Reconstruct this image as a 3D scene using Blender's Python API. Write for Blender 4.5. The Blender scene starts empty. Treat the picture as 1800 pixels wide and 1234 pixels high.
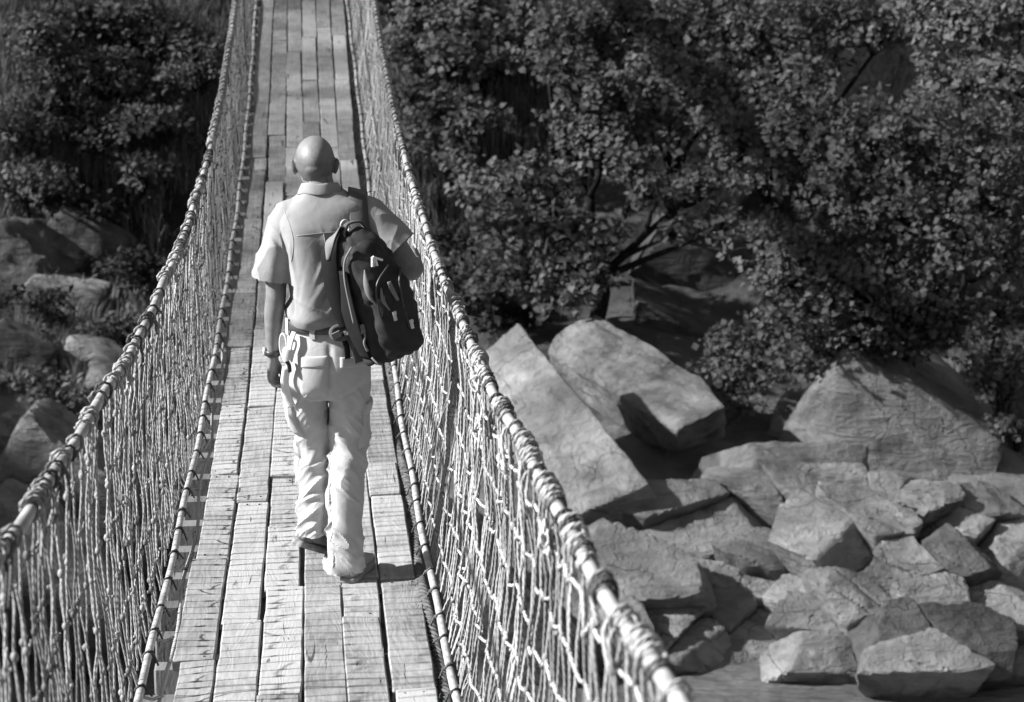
import bpy, math, random
import numpy as np
from mathutils import Vector
from mathutils.bvhtree import BVHTree

rng = np.random.default_rng(7)
random.seed(7)
SC = bpy.context.scene
COL = SC.collection
R = math.radians

# ------------------------------------------------------------------ camera
F_PX, W_PX, H_PX = 4200.0, 1800.0, 1234.0          # focal length in photo pixels
PITCH, YAW = R(16.0), math.atan((900 - 531) / 4200.0)
CAM = np.array([0.08, 0.0, 0.0])
cam_d = bpy.data.cameras.new('camera')
cam_d.sensor_width = 36.0
cam_d.lens = 36.0 * F_PX / W_PX
cam_d.clip_start = 0.1
cam_d.clip_end = 500.0
cam_d.dof.use_dof = True
cam_d.dof.focus_distance = 9.3
cam_d.dof.aperture_fstop = 5.6
cam = bpy.data.objects.new('camera', cam_d)
cam.location = CAM
cam.rotation_euler = (math.pi / 2 - PITCH, 0, -YAW)
COL.objects.link(cam)
SC.camera = cam

# ------------------------------------------------------------------ light
SUN_EL = R(33.0)
SUN_AHEAD = R(-4.0)                                 # sun stands to the left (-X), a little behind the camera side
sun_vec = Vector((-math.cos(SUN_EL) * math.cos(SUN_AHEAD), math.cos(SUN_EL) * math.sin(SUN_AHEAD), math.sin(SUN_EL)))
world = bpy.data.worlds.new('World')
SC.world = world
world.use_nodes = True
wn = world.node_tree
wn.nodes.clear()
sky = wn.nodes.new('ShaderNodeTexSky')
sky.sky_type = 'NISHITA'
sky.sun_disc = False
sky.sun_elevation = SUN_EL
sky.sun_rotation = math.atan2(sun_vec.x, sun_vec.y)
sky.air_density = 1.0
sky.dust_density = 1.5
bw = wn.nodes.new('ShaderNodeRGBToBW')              # black-and-white photograph: the light carries no colour
bg = wn.nodes.new('ShaderNodeBackground')
bg.inputs['Strength'].default_value = 0.05
wo = wn.nodes.new('ShaderNodeOutputWorld')
wn.links.new(sky.outputs[0], bw.inputs[0])
wn.links.new(bw.outputs[0], bg.inputs[0])
wn.links.new(bg.outputs[0], wo.inputs[0])
sd = bpy.data.lights.new('sun', 'SUN')
sd.energy = 5.0
sd.angle = R(1.3)
sun = bpy.data.objects.new('sun', sd)
sun.rotation_euler = sun_vec.to_track_quat('Z', 'Y').to_euler()
COL.objects.link(sun)

SC.view_settings.view_transform = 'Standard'
SC.view_settings.look = 'None'
SC.view_settings.gamma = 1.0
SC.view_settings.exposure = 1.25
SC.cycles.max_bounces = 6
SC.cycles.transparent_max_bounces = 4
SC.cycles.use_denoising = True

# ------------------------------------------------------------------ placement helpers
_f = np.array([math.sin(YAW) * math.cos(PITCH), math.cos(YAW) * math.cos(PITCH), -math.sin(PITCH)])
_r = np.array([math.cos(YAW), -math.sin(YAW), 0.0])
_u = np.cross(_r, _f)


def ray(px, py):
    return _f + (px - 900.0) / F_PX * _r - (py - 617.0) / F_PX * _u


def at(px, py, d):
    return CAM + ray(px, py) * d


def deck(y):
    return -3.85 + 0.0064 * (y - 17.0) ** 2


def centre(y):
    return 0.025 + 0.003 * (y - 7.0)


# ------------------------------------------------------------------ mesh helpers
def nz(a):
    a = np.asarray(a, float)
    return a / np.maximum(np.linalg.norm(a, axis=-1, keepdims=True), 1e-9)


class MB:
    """collects vertices and faces (with a tube UV) for one mesh"""

    def __init__(s):
        s.v, s.f, s.uv, s.n = [], [], [], 0

    def add(s, verts, faces, uv=None):
        verts = np.asarray(verts, float)
        s.v.append(verts)
        for i, f in enumerate(faces):
            s.f.append([k + s.n for k in f])
            s.uv.append(uv[i] if uv is not None else [(0, 0)] * len(f))
        s.n += len(verts)

    def loft(s, rings, closed=True, cap=True):
        rings = np.asarray(rings, float)
        m, n = rings.shape[:2]
        d = np.zeros(m)
        c = rings.mean(1)
        d[1:] = np.cumsum(np.linalg.norm(np.diff(c, axis=0), axis=1))
        fs, uv = [], []
        for i in range(m - 1):
            for j in range(n if closed else n - 1):
                k = (j + 1) % n
                fs.append([i * n + j, i * n + k, (i + 1) * n + k, (i + 1) * n + j])
                uv.append([(j / n, d[i]), ((j + 1) / n, d[i]), ((j + 1) / n, d[i + 1]), (j / n, d[i + 1])])
        if cap and closed:
            fs.append(list(range(n))[::-1])
            uv.append([(0, 0)] * n)
            fs.append([(m - 1) * n + j for j in range(n)])
            uv.append([(0, d[-1])] * n)
        s.add(rings.reshape(-1, 3), fs, uv)

    def tube(s, path, rad, n=6, cap=True, flat=None):
        p = np.asarray(path, float)
        m = len(p)
        rad = np.broadcast_to(np.asarray(rad, float), (m,))
        t = nz(np.gradient(p, axis=0))
        up = np.array([0, 0, 1.0]) if abs(t[0][2]) < 0.9 else np.array([0, 1.0, 0])
        a = nz(np.cross(t[0], up))
        rings = []
        ang = np.arange(n) * 2 * math.pi / n
        for i in range(m):
            a = nz(a - t[i] * np.dot(a, t[i]))
            b = np.cross(t[i], a)
            w = 1.0 if flat is None else flat
            rings.append(p[i] + rad[i] * (np.cos(ang)[:, None] * a + w * np.sin(ang)[:, None] * b))
        s.loft(rings, True, cap)

    def box(s, c, h, ax=None):
        c = np.asarray(c, float)
        ax = np.eye(3) if ax is None else np.asarray(ax, float)
        vs = [c + sx * h[0] * ax[0] + sy * h[1] * ax[1] + sz * h[2] * ax[2]
              for sz in (-1, 1) for sy in (-1, 1) for sx in (-1, 1)]
        s.add(vs, [[0, 2, 3, 1], [4, 5, 7, 6], [0, 1, 5, 4], [2, 6, 7, 3], [0, 4, 6, 2], [1, 3, 7, 5]])

    def ball(s, c, r, nu=6, nv=4, ax=None):
        c = np.asarray(c, float)
        r = np.broadcast_to(np.asarray(r, float), (3,))
        ax = np.eye(3) if ax is None else np.asarray(ax, float)
        vs = [c - r[2] * ax[2]]
        for i in range(1, nv):
            th = math.pi * i / nv
            for j in range(nu):
                ph = 2 * math.pi * j / nu
                q = np.array([math.sin(th) * math.cos(ph) * r[0], math.sin(th) * math.sin(ph) * r[1], -math.cos(th) * r[2]])
                vs.append(c + q @ ax)
        vs.append(c + r[2] * ax[2])
        fs = []
        for j in range(nu):
            k = (j + 1) % nu
            fs.append([0, 1 + k, 1 + j])
            for i in range(nv - 2):
                a, b = 1 + i * nu, 1 + (i + 1) * nu
                fs.append([a + j, a + k, b + k, b + j])
            fs.append([len(vs) - 1, 1 + (nv - 2) * nu + j, 1 + (nv - 2) * nu + k])
        s.add(vs, fs)

    def mesh(s, name, origin=(0, 0, 0), smooth=True):
        me = bpy.data.meshes.new(name)
        v = np.concatenate(s.v) - np.asarray(origin, float)
        me.from_pydata(v.tolist(), [], s.f)
        ul = me.uv_layers.new(name='UVMap')
        flat = np.array([c for f in s.uv for c in f], float).ravel()
        ul.data.foreach_set('uv', flat)
        if smooth:
            me.shade_smooth()
        me.update()
        return me


def np_mesh(name, verts, faces, smooth=True):
    """verts (N,3), faces (M,3 or 4) as numpy arrays"""
    me = bpy.data.meshes.new(name)
    verts = np.asarray(verts, np.float32)
    faces = np.asarray(faces, np.int32)
    k = faces.shape[1]
    me.vertices.add(len(verts))
    me.vertices.foreach_set('co', verts.ravel())
    me.loops.add(faces.size)
    me.loops.foreach_set('vertex_index', faces.ravel())
    me.polygons.add(len(faces))
    me.polygons.foreach_set('loop_start', np.arange(len(faces), dtype=np.int32) * k)
    me.update(calc_edges=True)
    if smooth:
        me.shade_smooth()
    return me


WORLD_LOC = {}


def obj(name, me, mat=None, parent=None, origin=(0, 0, 0), label=None, cat=None, group=None, kind=None):
    o = bpy.data.objects.new(name, me)
    COL.objects.link(o)
    origin = np.asarray(origin, float)
    if parent is not None:
        o.parent = parent
        o.location = origin - WORLD_LOC[parent.name]
    else:
        o.location = origin
    WORLD_LOC[o.name] = origin
    if me is not None and mat is not None and len(me.materials) == 0:
        me.materials.append(mat)
    for k, v in (('label', label), ('category', cat), ('group', group), ('kind', kind)):
        if v:
            o[k] = v
    return o


def smooth_path(pts, n=8):
    """Catmull-Rom through the points"""
    p = np.asarray(pts, float)
    q = np.vstack([2 * p[0] - p[1], p, 2 * p[-1] - p[-2]])
    out = []
    for i in range(1, len(q) - 2):
        for k in range(n):
            t = k / n
            a, b, c, d = q[i - 1], q[i], q[i + 1], q[i + 2]
            out.append(0.5 * (2 * b + (c - a) * t + (2 * a - 5 * b + 4 * c - d) * t * t + (3 * b - a - 3 * c + d) * t ** 3))
    out.append(p[-1])
    return np.array(out)


# cheap value noise in numpy (smooth, any number of points)
_perm = np.random.default_rng(3).random((32, 32, 32))


def vnoise(p):
    p = np.asarray(p, float)
    i = np.floor(p).astype(int)
    f = p - i
    f = f * f * (3 - 2 * f)
    o = 0
    for dx in (0, 1):
        for dy in (0, 1):
            for dz in (0, 1):
                w = (f[..., 0] if dx else 1 - f[..., 0]) * (f[..., 1] if dy else 1 - f[..., 1]) * (f[..., 2] if dz else 1 - f[..., 2])
                o = o + w * _perm[(i[..., 0] + dx) % 32, (i[..., 1] + dy) % 32, (i[..., 2] + dz) % 32]
    return o * 2 - 1


def fbm(p, oct=4, gain=0.5):
    p = np.asarray(p, float)
    a, s, o = 1.0, 1.0, 0
    for k in range(oct):
        o = o + a * vnoise(p * s + 7.3 * k)
        a *= gain
        s *= 2.03
    return o


# ------------------------------------------------------------------ materials (all neutral grey)
def new_mat(name, rough=0.8, spec=0.3):
    m = bpy.data.materials.new(name)
    m.use_nodes = True
    nt = m.node_tree
    b = nt.nodes['Principled BSDF']
    b.inputs['Roughness'].default_value = rough
    b.inputs['Specular IOR Level'].default_value = spec
    return m, nt, b


class NT:
    def __init__(s, nt):
        s.nt = nt

    def n(s, t, **kw):
        x = s.nt.nodes.new(t)
        for k, v in kw.items():
            setattr(x, k, v)
        return x

    def l(s, a, b):
        s.nt.links.new(a, b)

    def val(s, op, a, b=None, clamp=False):
        x = s.n('ShaderNodeMath', operation=op, use_clamp=clamp)
        for i, q in enumerate((a, b)):
            if q is None:
                continue
            if isinstance(q, (int, float)):
                x.inputs[i].default_value = q
            else:
                s.l(q, x.inputs[i])
        return x.outputs[0]

    def vec(s, op, a, b):
        x = s.n('ShaderNodeVectorMath', operation=op)
        for i, q in enumerate((a, b)):
            if isinstance(q, (tuple, list)):
                x.inputs[i].default_value = q
            else:
                s.l(q, x.inputs[i])
        return x.outputs[0]

    def noise(s, co, scale, detail=4.0, rough=0.55, dist=0.0):
        x = s.n('ShaderNodeTexNoise')
        x.inputs['Scale'].default_value = scale
        x.inputs['Detail'].default_value = detail
        x.inputs['Roughness'].default_value = rough
        x.inputs['Distortion'].default_value = dist
        s.l(co, x.inputs['Vector'])
        return x.outputs[0]

    def ramp(s, f, *stops):
        x = s.n('ShaderNodeValToRGB')
        e = x.color_ramp.elements
        while len(e) < len(stops):
            e.new(0.5)
        for k, (p, c) in enumerate(stops):
            e[k].position = p
            e[k].color = (c, c, c, 1)
        s.l(f, x.inputs[0])
        return x.outputs[0]

    def bump(s, h, strength, dist, normal=None):
        x = s.n('ShaderNodeBump')
        x.inputs['Strength'].default_value = strength
        x.inputs['Distance'].default_value = dist
        s.l(h, x.inputs['Height'])
        if normal is not None:
            s.l(normal, x.inputs['Normal'])
        return x.outputs[0]


def plain(name, col, rough=0.7, spec=0.3, nscale=0.0, amt=0.2, bscale=0.0, bdist=0.001, bstr=0.4):
    m, nt, b = new_mat(name, rough, spec)
    N = NT(nt)
    b.inputs['Base Color'].default_value = (col, col, col, 1)
    co = N.n('ShaderNodeTexCoord').outputs['Object']
    if nscale:
        c = N.ramp(N.noise(co, nscale, 5), (0.3, col * (1 - amt)), (0.7, col * (1 + amt)))
        N.l(c, b.inputs['Base Color'])
    if bscale:
        N.l(N.bump(N.noise(co, bscale, 5), bstr, bdist), b.inputs['Normal'])
    return m


def mat_wood(name, lo, hi, bump=1.0):
    m, nt, b = new_mat(name, 0.85, 0.25)
    N = NT(nt)
    oi = N.n('ShaderNodeObjectInfo')
    co = N.n('ShaderNodeTexCoord').outputs['Object']
    off = N.n('ShaderNodeCombineXYZ')
    N.l(N.val('MULTIPLY', oi.outputs['Random'], 71.0), off.inputs[0])
    N.l(N.val('MULTIPLY', oi.outputs['Random'], 133.0), off.inputs[1])
    co = N.vec('ADD', co, off.outputs[0])
    fib = N.noise(N.vec('MULTIPLY', co, (70, 3.0, 40)), 1.0, 4, 0.6)
    low = N.noise(N.vec('MULTIPLY', co, (7.0, 1.6, 3.0)), 1.0, 2, 0.5, 0.4)
    ring = N.val('SINE', N.val('MULTIPLY', low, 95.0))
    cross_lines = N.noise(N.vec('MULTIPLY', co, (2.5, 62, 1.0)), 1.0, 3, 0.7, 0.5)  # fine lines running across the board
    blot = N.noise(co, 5.0, 4, 0.6)
    crk = N.noise(N.vec('MULTIPLY', co, (26, 1.7, 6.0)), 1.0, 3, 0.6, 0.8)
    crack = N.ramp(crk, (0.30, 0.0), (0.345, 1.0))
    h = N.val('ADD', N.val('MULTIPLY', fib, 0.5), N.val('MULTIPLY', ring, 0.07))
    h = N.val('ADD', h, N.val('MULTIPLY', cross_lines, 0.4))
    h = N.val('MULTIPLY', h, N.val('ADD', crack, 0.2))
    tone = N.val('ADD', N.val('MULTIPLY', fib, 0.55), N.val('MULTIPLY', blot, 0.55))
    tone = N.val('ADD', tone, N.val('MULTIPLY', ring, 0.03))
    tone = N.val('ADD', tone, N.val('MULTIPLY', cross_lines, 0.14))
    tone = N.val('ADD', tone, N.val('MULTIPLY', oi.outputs['Random'], 0.42))
    gp = N.n('ShaderNodeNewGeometry').outputs['Position']
    dirt = N.noise(gp, 2.3, 5, 0.65, 0.5)
    tone = N.val('ADD', tone, N.val('MULTIPLY', N.val('SUBTRACT', dirt, 0.5), 0.5))
    c = N.ramp(tone, (0.48, lo), (1.12, hi))
    mx = N.n('ShaderNodeMix', data_type='RGBA', blend_type='MULTIPLY')
    mx.inputs[0].default_value = 0.75
    N.l(c, mx.inputs[6])
    N.l(crack, mx.inputs[7])
    N.l(mx.outputs[2], b.inputs['Base Color'])
    N.l(N.bump(h, 0.55 * bump, 0.004), b.inputs['Normal'])
    return m


def mat_rope(name, lo, hi, pitch=0.022, rough=0.75, strands=3):
    """twisted strands from the tube UV: u round the rope, v metres along it"""
    m, nt, b = new_mat(name, rough, 0.3)
    N = NT(nt)
    tc = N.n('ShaderNodeTexCoord')
    sp = N.n('ShaderNodeSeparateXYZ')
    N.l(tc.outputs['UV'], sp.inputs[0])
    ph = N.val('ADD', N.val('MULTIPLY', sp.outputs[0], float(strands)), N.val('DIVIDE', sp.outputs[1], pitch))
    tw = N.val('ABSOLUTE', N.val('SINE', N.val('MULTIPLY', ph, math.pi)))
    ns = N.noise(tc.outputs['Object'], 9.0, 5, 0.6)
    fz = N.noise(tc.outputs['Object'], 220.0, 3, 0.6)
    t = N.val('ADD', N.val('MULTIPLY', tw, 0.35), N.val('ADD', N.val('MULTIPLY', ns, 0.7), N.val('MULTIPLY', fz, 0.2)))
    oi = N.n('ShaderNodeObjectInfo')
    t = N.val('ADD', t, N.val('MULTIPLY', N.val('SUBTRACT', oi.outputs['Random'], 0.5), 0.5))
    N.l(N.ramp(t, (0.3, lo), (0.95, hi)), b.inputs['Base Color'])
    N.l(N.bump(N.val('ADD', tw, N.val('MULTIPLY', fz, 0.4)), 0.7, 0.003), b.inputs['Normal'])
    return m


def mat_rock(name, lo, hi, stain=0.5, sc=1.0):
    m, nt, b = new_mat(name, 0.82, 0.25)
    N = NT(nt)
    oi = N.n('ShaderNodeObjectInfo')
    tc = N.n('ShaderNodeTexCoord')
    off = N.n('ShaderNodeCombineXYZ')
    for k in range(3):
        N.l(N.val('MULTIPLY', oi.outputs['Random'], 37.0 + 19 * k), off.inputs[k])
    co = N.vec('ADD', tc.outputs['Object'], off.outputs[0])
    big = N.noise(co, 0.9 * sc, 5, 0.6, 0.6)
    med = N.noise(co, 4.0 * sc, 6, 0.65)
    fine = N.noise(co, 30.0 * sc, 5, 0.65)
    strk = N.noise(N.vec('MULTIPLY', co, (1.0, 5.0, 7.0)), 1.1 * sc, 5, 0.6, 1.2)
    st = N.ramp(N.noise(co, 1.6 * sc, 5, 0.6, 0.4), (0.50, 1.0), (0.66, 1.0 - stain))
    vo = N.n('ShaderNodeTexVoronoi', feature='DISTANCE_TO_EDGE')
    vo.inputs['Scale'].default_value = 0.9 * sc
    N.l(N.vec('ADD', co, N.vec('MULTIPLY', N.n('ShaderNodeVectorMath').outputs[0], (0, 0, 0))), vo.inputs['Vector'])
    dn = N.n('ShaderNodeTexNoise')
    dn.inputs['Scale'].default_value = 1.8 * sc
    dn.inputs['Detail'].default_value = 4
    N.l(co, dn.inputs['Vector'])
    N.l(N.vec('ADD', co, N.vec('MULTIPLY', dn.outputs[1], (0.9, 0.9, 0.9))), vo.inputs['Vector'])
    crack = N.ramp(vo.outputs['Distance'], (0.0, 0.25), (0.011, 1.0))
    gate = N.ramp(N.noise(co, 0.8 * sc, 2), (0.47, 1.0), (0.55, 0.0))
    crack = N.val('MAXIMUM', crack, gate)
    t = N.val('ADD', N.val('MULTIPLY', big, 0.55), N.val('MULTIPLY', med, 0.35))
    t = N.val('ADD', t, N.val('MULTIPLY', strk, 0.35))
    t = N.val('ADD', t, N.val('MULTIPLY', fine, 0.15))
    t = N.val('ADD', t, N.val('MULTIPLY', oi.outputs['Random'], 0.12))
    c = N.ramp(t, (0.50, lo), (0.95, hi))
    for q, f in ((st, 1.0), (crack, 0.5)):
        mx = N.n('ShaderNodeMix', data_type='RGBA', blend_type='MULTIPLY')
        mx.inputs[0].default_value = f
        N.l(c, mx.inputs[6])
        N.l(q, mx.inputs[7])
        c = mx.outputs[2]
    N.l(c, b.inputs['Base Color'])
    h = N.val('ADD', N.val('MULTIPLY', med, 0.8), N.val('MULTIPLY', strk, 0.8))
    h = N.val('ADD', h, N.val('MULTIPLY', fine, 0.2))
    h = N.val('ADD', h, N.val('MULTIPLY', crack, 0.25))
    N.l(N.bump(h, 0.9, 0.10), b.inputs['Normal'])
    return m


def mat_leaf(name, lo, hi, rough=0.6, spec=0.25, trans=0.3):
    m, nt, b = new_mat(name, rough, spec)
    N = NT(nt)
    g = N.n('ShaderNodeNewGeometry')
    c = N.ramp(g.outputs['Random Per Island'], (0.0, lo), (0.8, (lo + hi) / 2), (1.0, hi))
    N.l(c, b.inputs['Base Color'])
    tr = N.n('ShaderNodeBsdfTranslucent')
    N.l(c, tr.inputs[0])
    mx = N.n('ShaderNodeMixShader')
    mx.inputs[0].default_value = trans
    N.l(b.outputs[0], mx.inputs[1])
    N.l(tr.outputs[0], mx.inputs[2])
    N.l(mx.outputs[0], nt.nodes['Material Output'].inputs[0])
    return m


def mat_cloth(name, col, weave=900.0, rough=0.9, amt=0.1, sheen=0.1):
    m, nt, b = new_mat(name, rough, 0.15)
    N = NT(nt)
    co = N.n('ShaderNodeTexCoord').outputs['Object']
    c = N.ramp(N.noise(co, 14.0, 5), (0.3, col * (1 - amt)), (0.7, col * (1 + amt)))
    N.l(c, b.inputs['Base Color'])
    wr = N.noise(co, 26.0, 4, 0.5, 0.8)
    wv = N.noise(co, weave, 2)
    n1 = N.bump(wr, 0.25, 0.006)
    N.l(N.bump(wv, 0.15, 0.0008, n1), b.inputs['Normal'])
    b.inputs['Sheen Weight'].default_value = sheen
    return m


def mat_ground():
    m, nt, b = new_mat('gorge_ground', 0.9, 0.15)
    N = NT(nt)
    g = N.n('ShaderNodeNewGeometry')
    sp = N.n('ShaderNodeSeparateXYZ')
    N.l(g.outputs['Position'], sp.inputs[0])
    co = g.outputs['Position']
    big = N.noise(co, 0.5, 5, 0.6)
    med = N.noise(co, 3.0, 6, 0.65)
    z = N.val('ADD', sp.outputs[2], N.val('MULTIPLY', big, 2.0))
    soil = N.ramp(med, (0.35, 0.018), (0.7, 0.05))
    rock = N.ramp(N.val('ADD', N.val('MULTIPLY', big, 0.6), N.val('MULTIPLY', med, 0.5)), (0.35, 0.09), (0.75, 0.24))
    k = N.ramp(N.val('MULTIPLY', N.val('ADD', z, 11.0), 0.25), (0.60, 0.0), (0.85, 1.0))
    mx = N.n('ShaderNodeMix', data_type='RGBA')
    N.l(k, mx.inputs[0])
    N.l(rock, mx.inputs[6])
    N.l(soil, mx.inputs[7])
    N.l(mx.outputs[2], b.inputs['Base Color'])
    N.l(N.bump(med, 0.8, 0.15), b.inputs['Normal'])
    return m


def mat_skin():
    """skin with pores and blotches; shaved hair darkens the back and sides of the scalp"""
    m, nt, b = new_mat('skin', 0.52, 0.45)
    N = NT(nt)
    co = N.n('ShaderNodeTexCoord').outputs['Object']
    sp = N.n('ShaderNodeSeparateXYZ')
    N.l(co, sp.inputs[0])
    blot = N.noise(co, 28.0, 5, 0.6)
    pore = N.noise(co, 420.0, 3, 0.6)
    stub = N.noise(co, 900.0, 2, 0.6)
    c = N.ramp(blot, (0.3, 0.145), (0.7, 0.205))
    # scalp zone: above the collar, below the crown, behind the face
    edge = N.val('ADD', sp.outputs[2], N.val('MULTIPLY', blot, 0.03))
    zone = N.val('MULTIPLY', N.ramp(N.val('MULTIPLY', N.val('SUBTRACT', edge, 1.55), 5.0), (0.15, 0.0), (0.30, 1.0), (0.50, 1.0), (0.68, 0.0)),
                 N.ramp(N.val('ADD', sp.outputs[1], 0.4), (0.50, 1.0), (0.54, 0.0)))
    dark = N.val('SUBTRACT', 1.0, N.val('MULTIPLY', zone, N.val('ADD', 0.12, N.val('MULTIPLY', stub, 0.45))))
    mx = N.n('ShaderNodeMix', data_type='RGBA', blend_type='MULTIPLY')
    mx.inputs[0].default_value = 1.0
    N.l(c, mx.inputs[6])
    N.l(dark, mx.inputs[7])
    N.l(mx.outputs[2], b.inputs['Base Color'])
    n1 = N.bump(N.noise(co, 22.0, 4, 0.5), 0.25, 0.006)
    N.l(N.bump(pore, 0.35, 0.0008, n1), b.inputs['Normal'])
    return m


M = {}
M['plank'] = mat_wood('weathered_plank', 0.115, 0.37)
M['joist'] = mat_wood('joist_timber', 0.07, 0.18)  # dark wood, coloured darker still for the shade beside the deck
M['rope'] = mat_rope('net_rope', 0.10, 0.44, rough=0.55)
M['pale_rope'] = mat_rope('pale_cord', 0.26, 0.5)
M['twine'] = mat_rope('dark_twine', 0.05, 0.12, 0.012)
M['braid'] = mat_rope('braided_rope', 0.05, 0.14, 0.05)
M['cable'] = plain('cable_sheath', 0.36, 0.45, 0.5, 14, 0.35, 60, 0.001)
M['nail'] = plain('nail_iron', 0.05, 0.6, 0.4, 90, 0.3)
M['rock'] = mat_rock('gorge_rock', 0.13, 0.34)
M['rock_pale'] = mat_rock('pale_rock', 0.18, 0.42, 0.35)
M['rock_dark_shade'] = mat_rock('dark_or_shaded_rock', 0.05, 0.16, 0.5)  # dark stone; also puts shade into the colour of rocks in hollows
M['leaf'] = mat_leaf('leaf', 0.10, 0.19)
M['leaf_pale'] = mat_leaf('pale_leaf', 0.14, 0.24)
M['leaf_shaded'] = mat_leaf('shaded_leaf', 0.035, 0.07)  # leaf colour darkened to stand in for shade in the gaps
M['scrub'] = mat_leaf('scrub_leaf', 0.11, 0.21, 0.7, 0.2)
M['grass'] = mat_leaf('dry_grass', 0.16, 0.40, 0.8, 0.2)
M['bark'] = plain('bark', 0.028, 0.9, 0.1, 12, 0.5, 30, 0.01, 0.8)
M['ground'] = mat_ground()
M['skin'] = mat_skin()
M['shirt'] = mat_cloth('shirt_cotton', 0.26, amt=0.10)
M['trousers'] = mat_cloth('trouser_twill', 0.42, amt=0.08)
M['shoe'] = mat_cloth('shoe_canvas', 0.30, amt=0.15)
M['sole'] = plain('shoe_sole', 0.22, 0.7, 0.3, 40, 0.3)
M['belt'] = plain('belt_leather', 0.06, 0.5, 0.4, 60, 0.3)
M['pack'] = mat_cloth('pack_nylon', 0.030, 1400, 0.65, 0.25, 0.0)
M['pack2'] = mat_cloth('pack_side_mesh', 0.010, 1400, 0.8, 0.25, 0.0)
M['strap'] = mat_cloth('strap_webbing', 0.075, 700, 0.7, 0.2)
M['grey_trim'] = mat_cloth('grey_trim', 0.17, 700, 0.7, 0.1)
M['white_mark'] = plain('white_print', 0.75, 0.6, 0.3)
M['metal'] = plain('zip_metal', 0.55, 0.3, 0.8)
M['white_nylon'] = mat_cloth('white_webbing', 0.72, 700, 0.7, 0.05)
M['dark_plastic'] = plain('dark_plastic', 0.03, 0.4, 0.5)
M['eye'] = plain('eye_white', 0.6, 0.2, 0.5)

# ================================================================== SETTING
YB = np.array([-40, -6, -3.0, 2.0, 6.0, 22.5, 25.5, 30.0, 36.0, 41.5, 45, 62, 100])
ZB = np.array([0.5, -1.0, -1.5, -8.5, -11.7, -11.7, -10.6, -9.9, -8.7, -1.6, 0.2, 6.0, 16.0])


def sstep(a, b, x):
    t = np.clip((x - a) / (b - a), 0, 1)
    return t * t * (3 - 2 * t)


def ground_z(x, y):
    x = np.asarray(x, float)
    y = np.asarray(y, float)
    p = np.stack([x * 0.13, y * 0.13, x * 0 + 1.7], -1)
    yy = y + 1.6 * fbm(p, 3) * sstep(3, 9, np.abs(x) + np.abs(y - 42) * 0.4)
    z = np.interp(yy, YB, ZB)
    rough = 0.25 * fbm(np.stack([x * 0.7, y * 0.7, x * 0], -1), 4)
    z = z + rough * sstep(22, 24, y)
    # the left bank beyond the frame rises to a terrace with tall trees
    rd = sstep(9.0, 14.0, y) * sstep(-10.0, -19.0, x) * (1 - 0.5 * sstep(70, 100, y))
    z = np.maximum(z, -11.7 + rd * (12.0 + 0.8 * fbm(np.stack([x * 0.4, y * 0.4, x * 0], -1), 3)))
    return z


def ground_hit(px, py):
    d = ray(px, py)
    t = np.linspace(14, 70, 1400)
    q = CAM + d * t[:, None]
    below = q[:, 2] < ground_z(q[:, 0], q[:, 1])
    i = int(np.argmax(below)) if below.any() else len(t) - 1
    return q[i], t[i]


def build_ground():
    xs = np.concatenate([np.linspace(-60, -24, 24, False), np.linspace(-24, 26, 150, False), np.linspace(26, 70, 24)])
    ys = np.concatenate([np.linspace(-40, 12, 60, False), np.linspace(12, 17, 34, False), np.linspace(17, 50, 110, False), np.linspace(50, 100, 40)])
    X, Y = np.meshgrid(xs, ys)
    Z = ground_z(X, Y)
    nx, ny = len(xs), len(ys)
    idx = np.arange(nx * ny).reshape(ny, nx)
    f = np.stack([idx[:-1, :-1], idx[:-1, 1:], idx[1:, 1:], idx[1:, :-1]], -1).reshape(-1, 4)
    obj('ground', np_mesh('ground', np.stack([X, Y, Z], -1).reshape(-1, 3), f), M['ground'], kind='structure')
    # river: a gently rippled sheet
    xs, ys = np.linspace(-60, 70, 120), np.linspace(-8, 40, 90)
    X, Y = np.meshgrid(xs, ys)
    Z = -10.73 + 0.015 * vnoise(np.stack([X * 1.1, Y * 2.3, X * 0], -1))
    idx = np.arange(120 * 90).reshape(90, 120)
    f = np.stack([idx[:-1, :-1], idx[:-1, 1:], idx[1:, 1:], idx[1:, :-1]], -1).reshape(-1, 4)
    m, nt, b = new_mat('river_water', 0.22, 0.5)
    N = NT(nt)
    co = N.n('ShaderNodeTexCoord').outputs['Object']
    b.inputs['Base Color'].default_value = (0.17, 0.17, 0.17, 1)
    N.l(N.bump(N.noise(N.vec('MULTIPLY', co, (2, 6, 1)), 1.5, 5), 0.9, 0.12), b.inputs['Normal'])
    obj('river', np_mesh('river', np.stack([X, Y, Z], -1).reshape(-1, 3), f), m, kind='structure')


build_ground()

# ================================================================== BRIDGE
bridge = obj('suspension_bridge', None, origin=(0.03, -3.0, deck(-3.0)),
             label='long sagging plank footbridge with rope-net sides and cable handrails', cat='footbridge')

Y0B, Y1B = -3.0, 42.5
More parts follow.
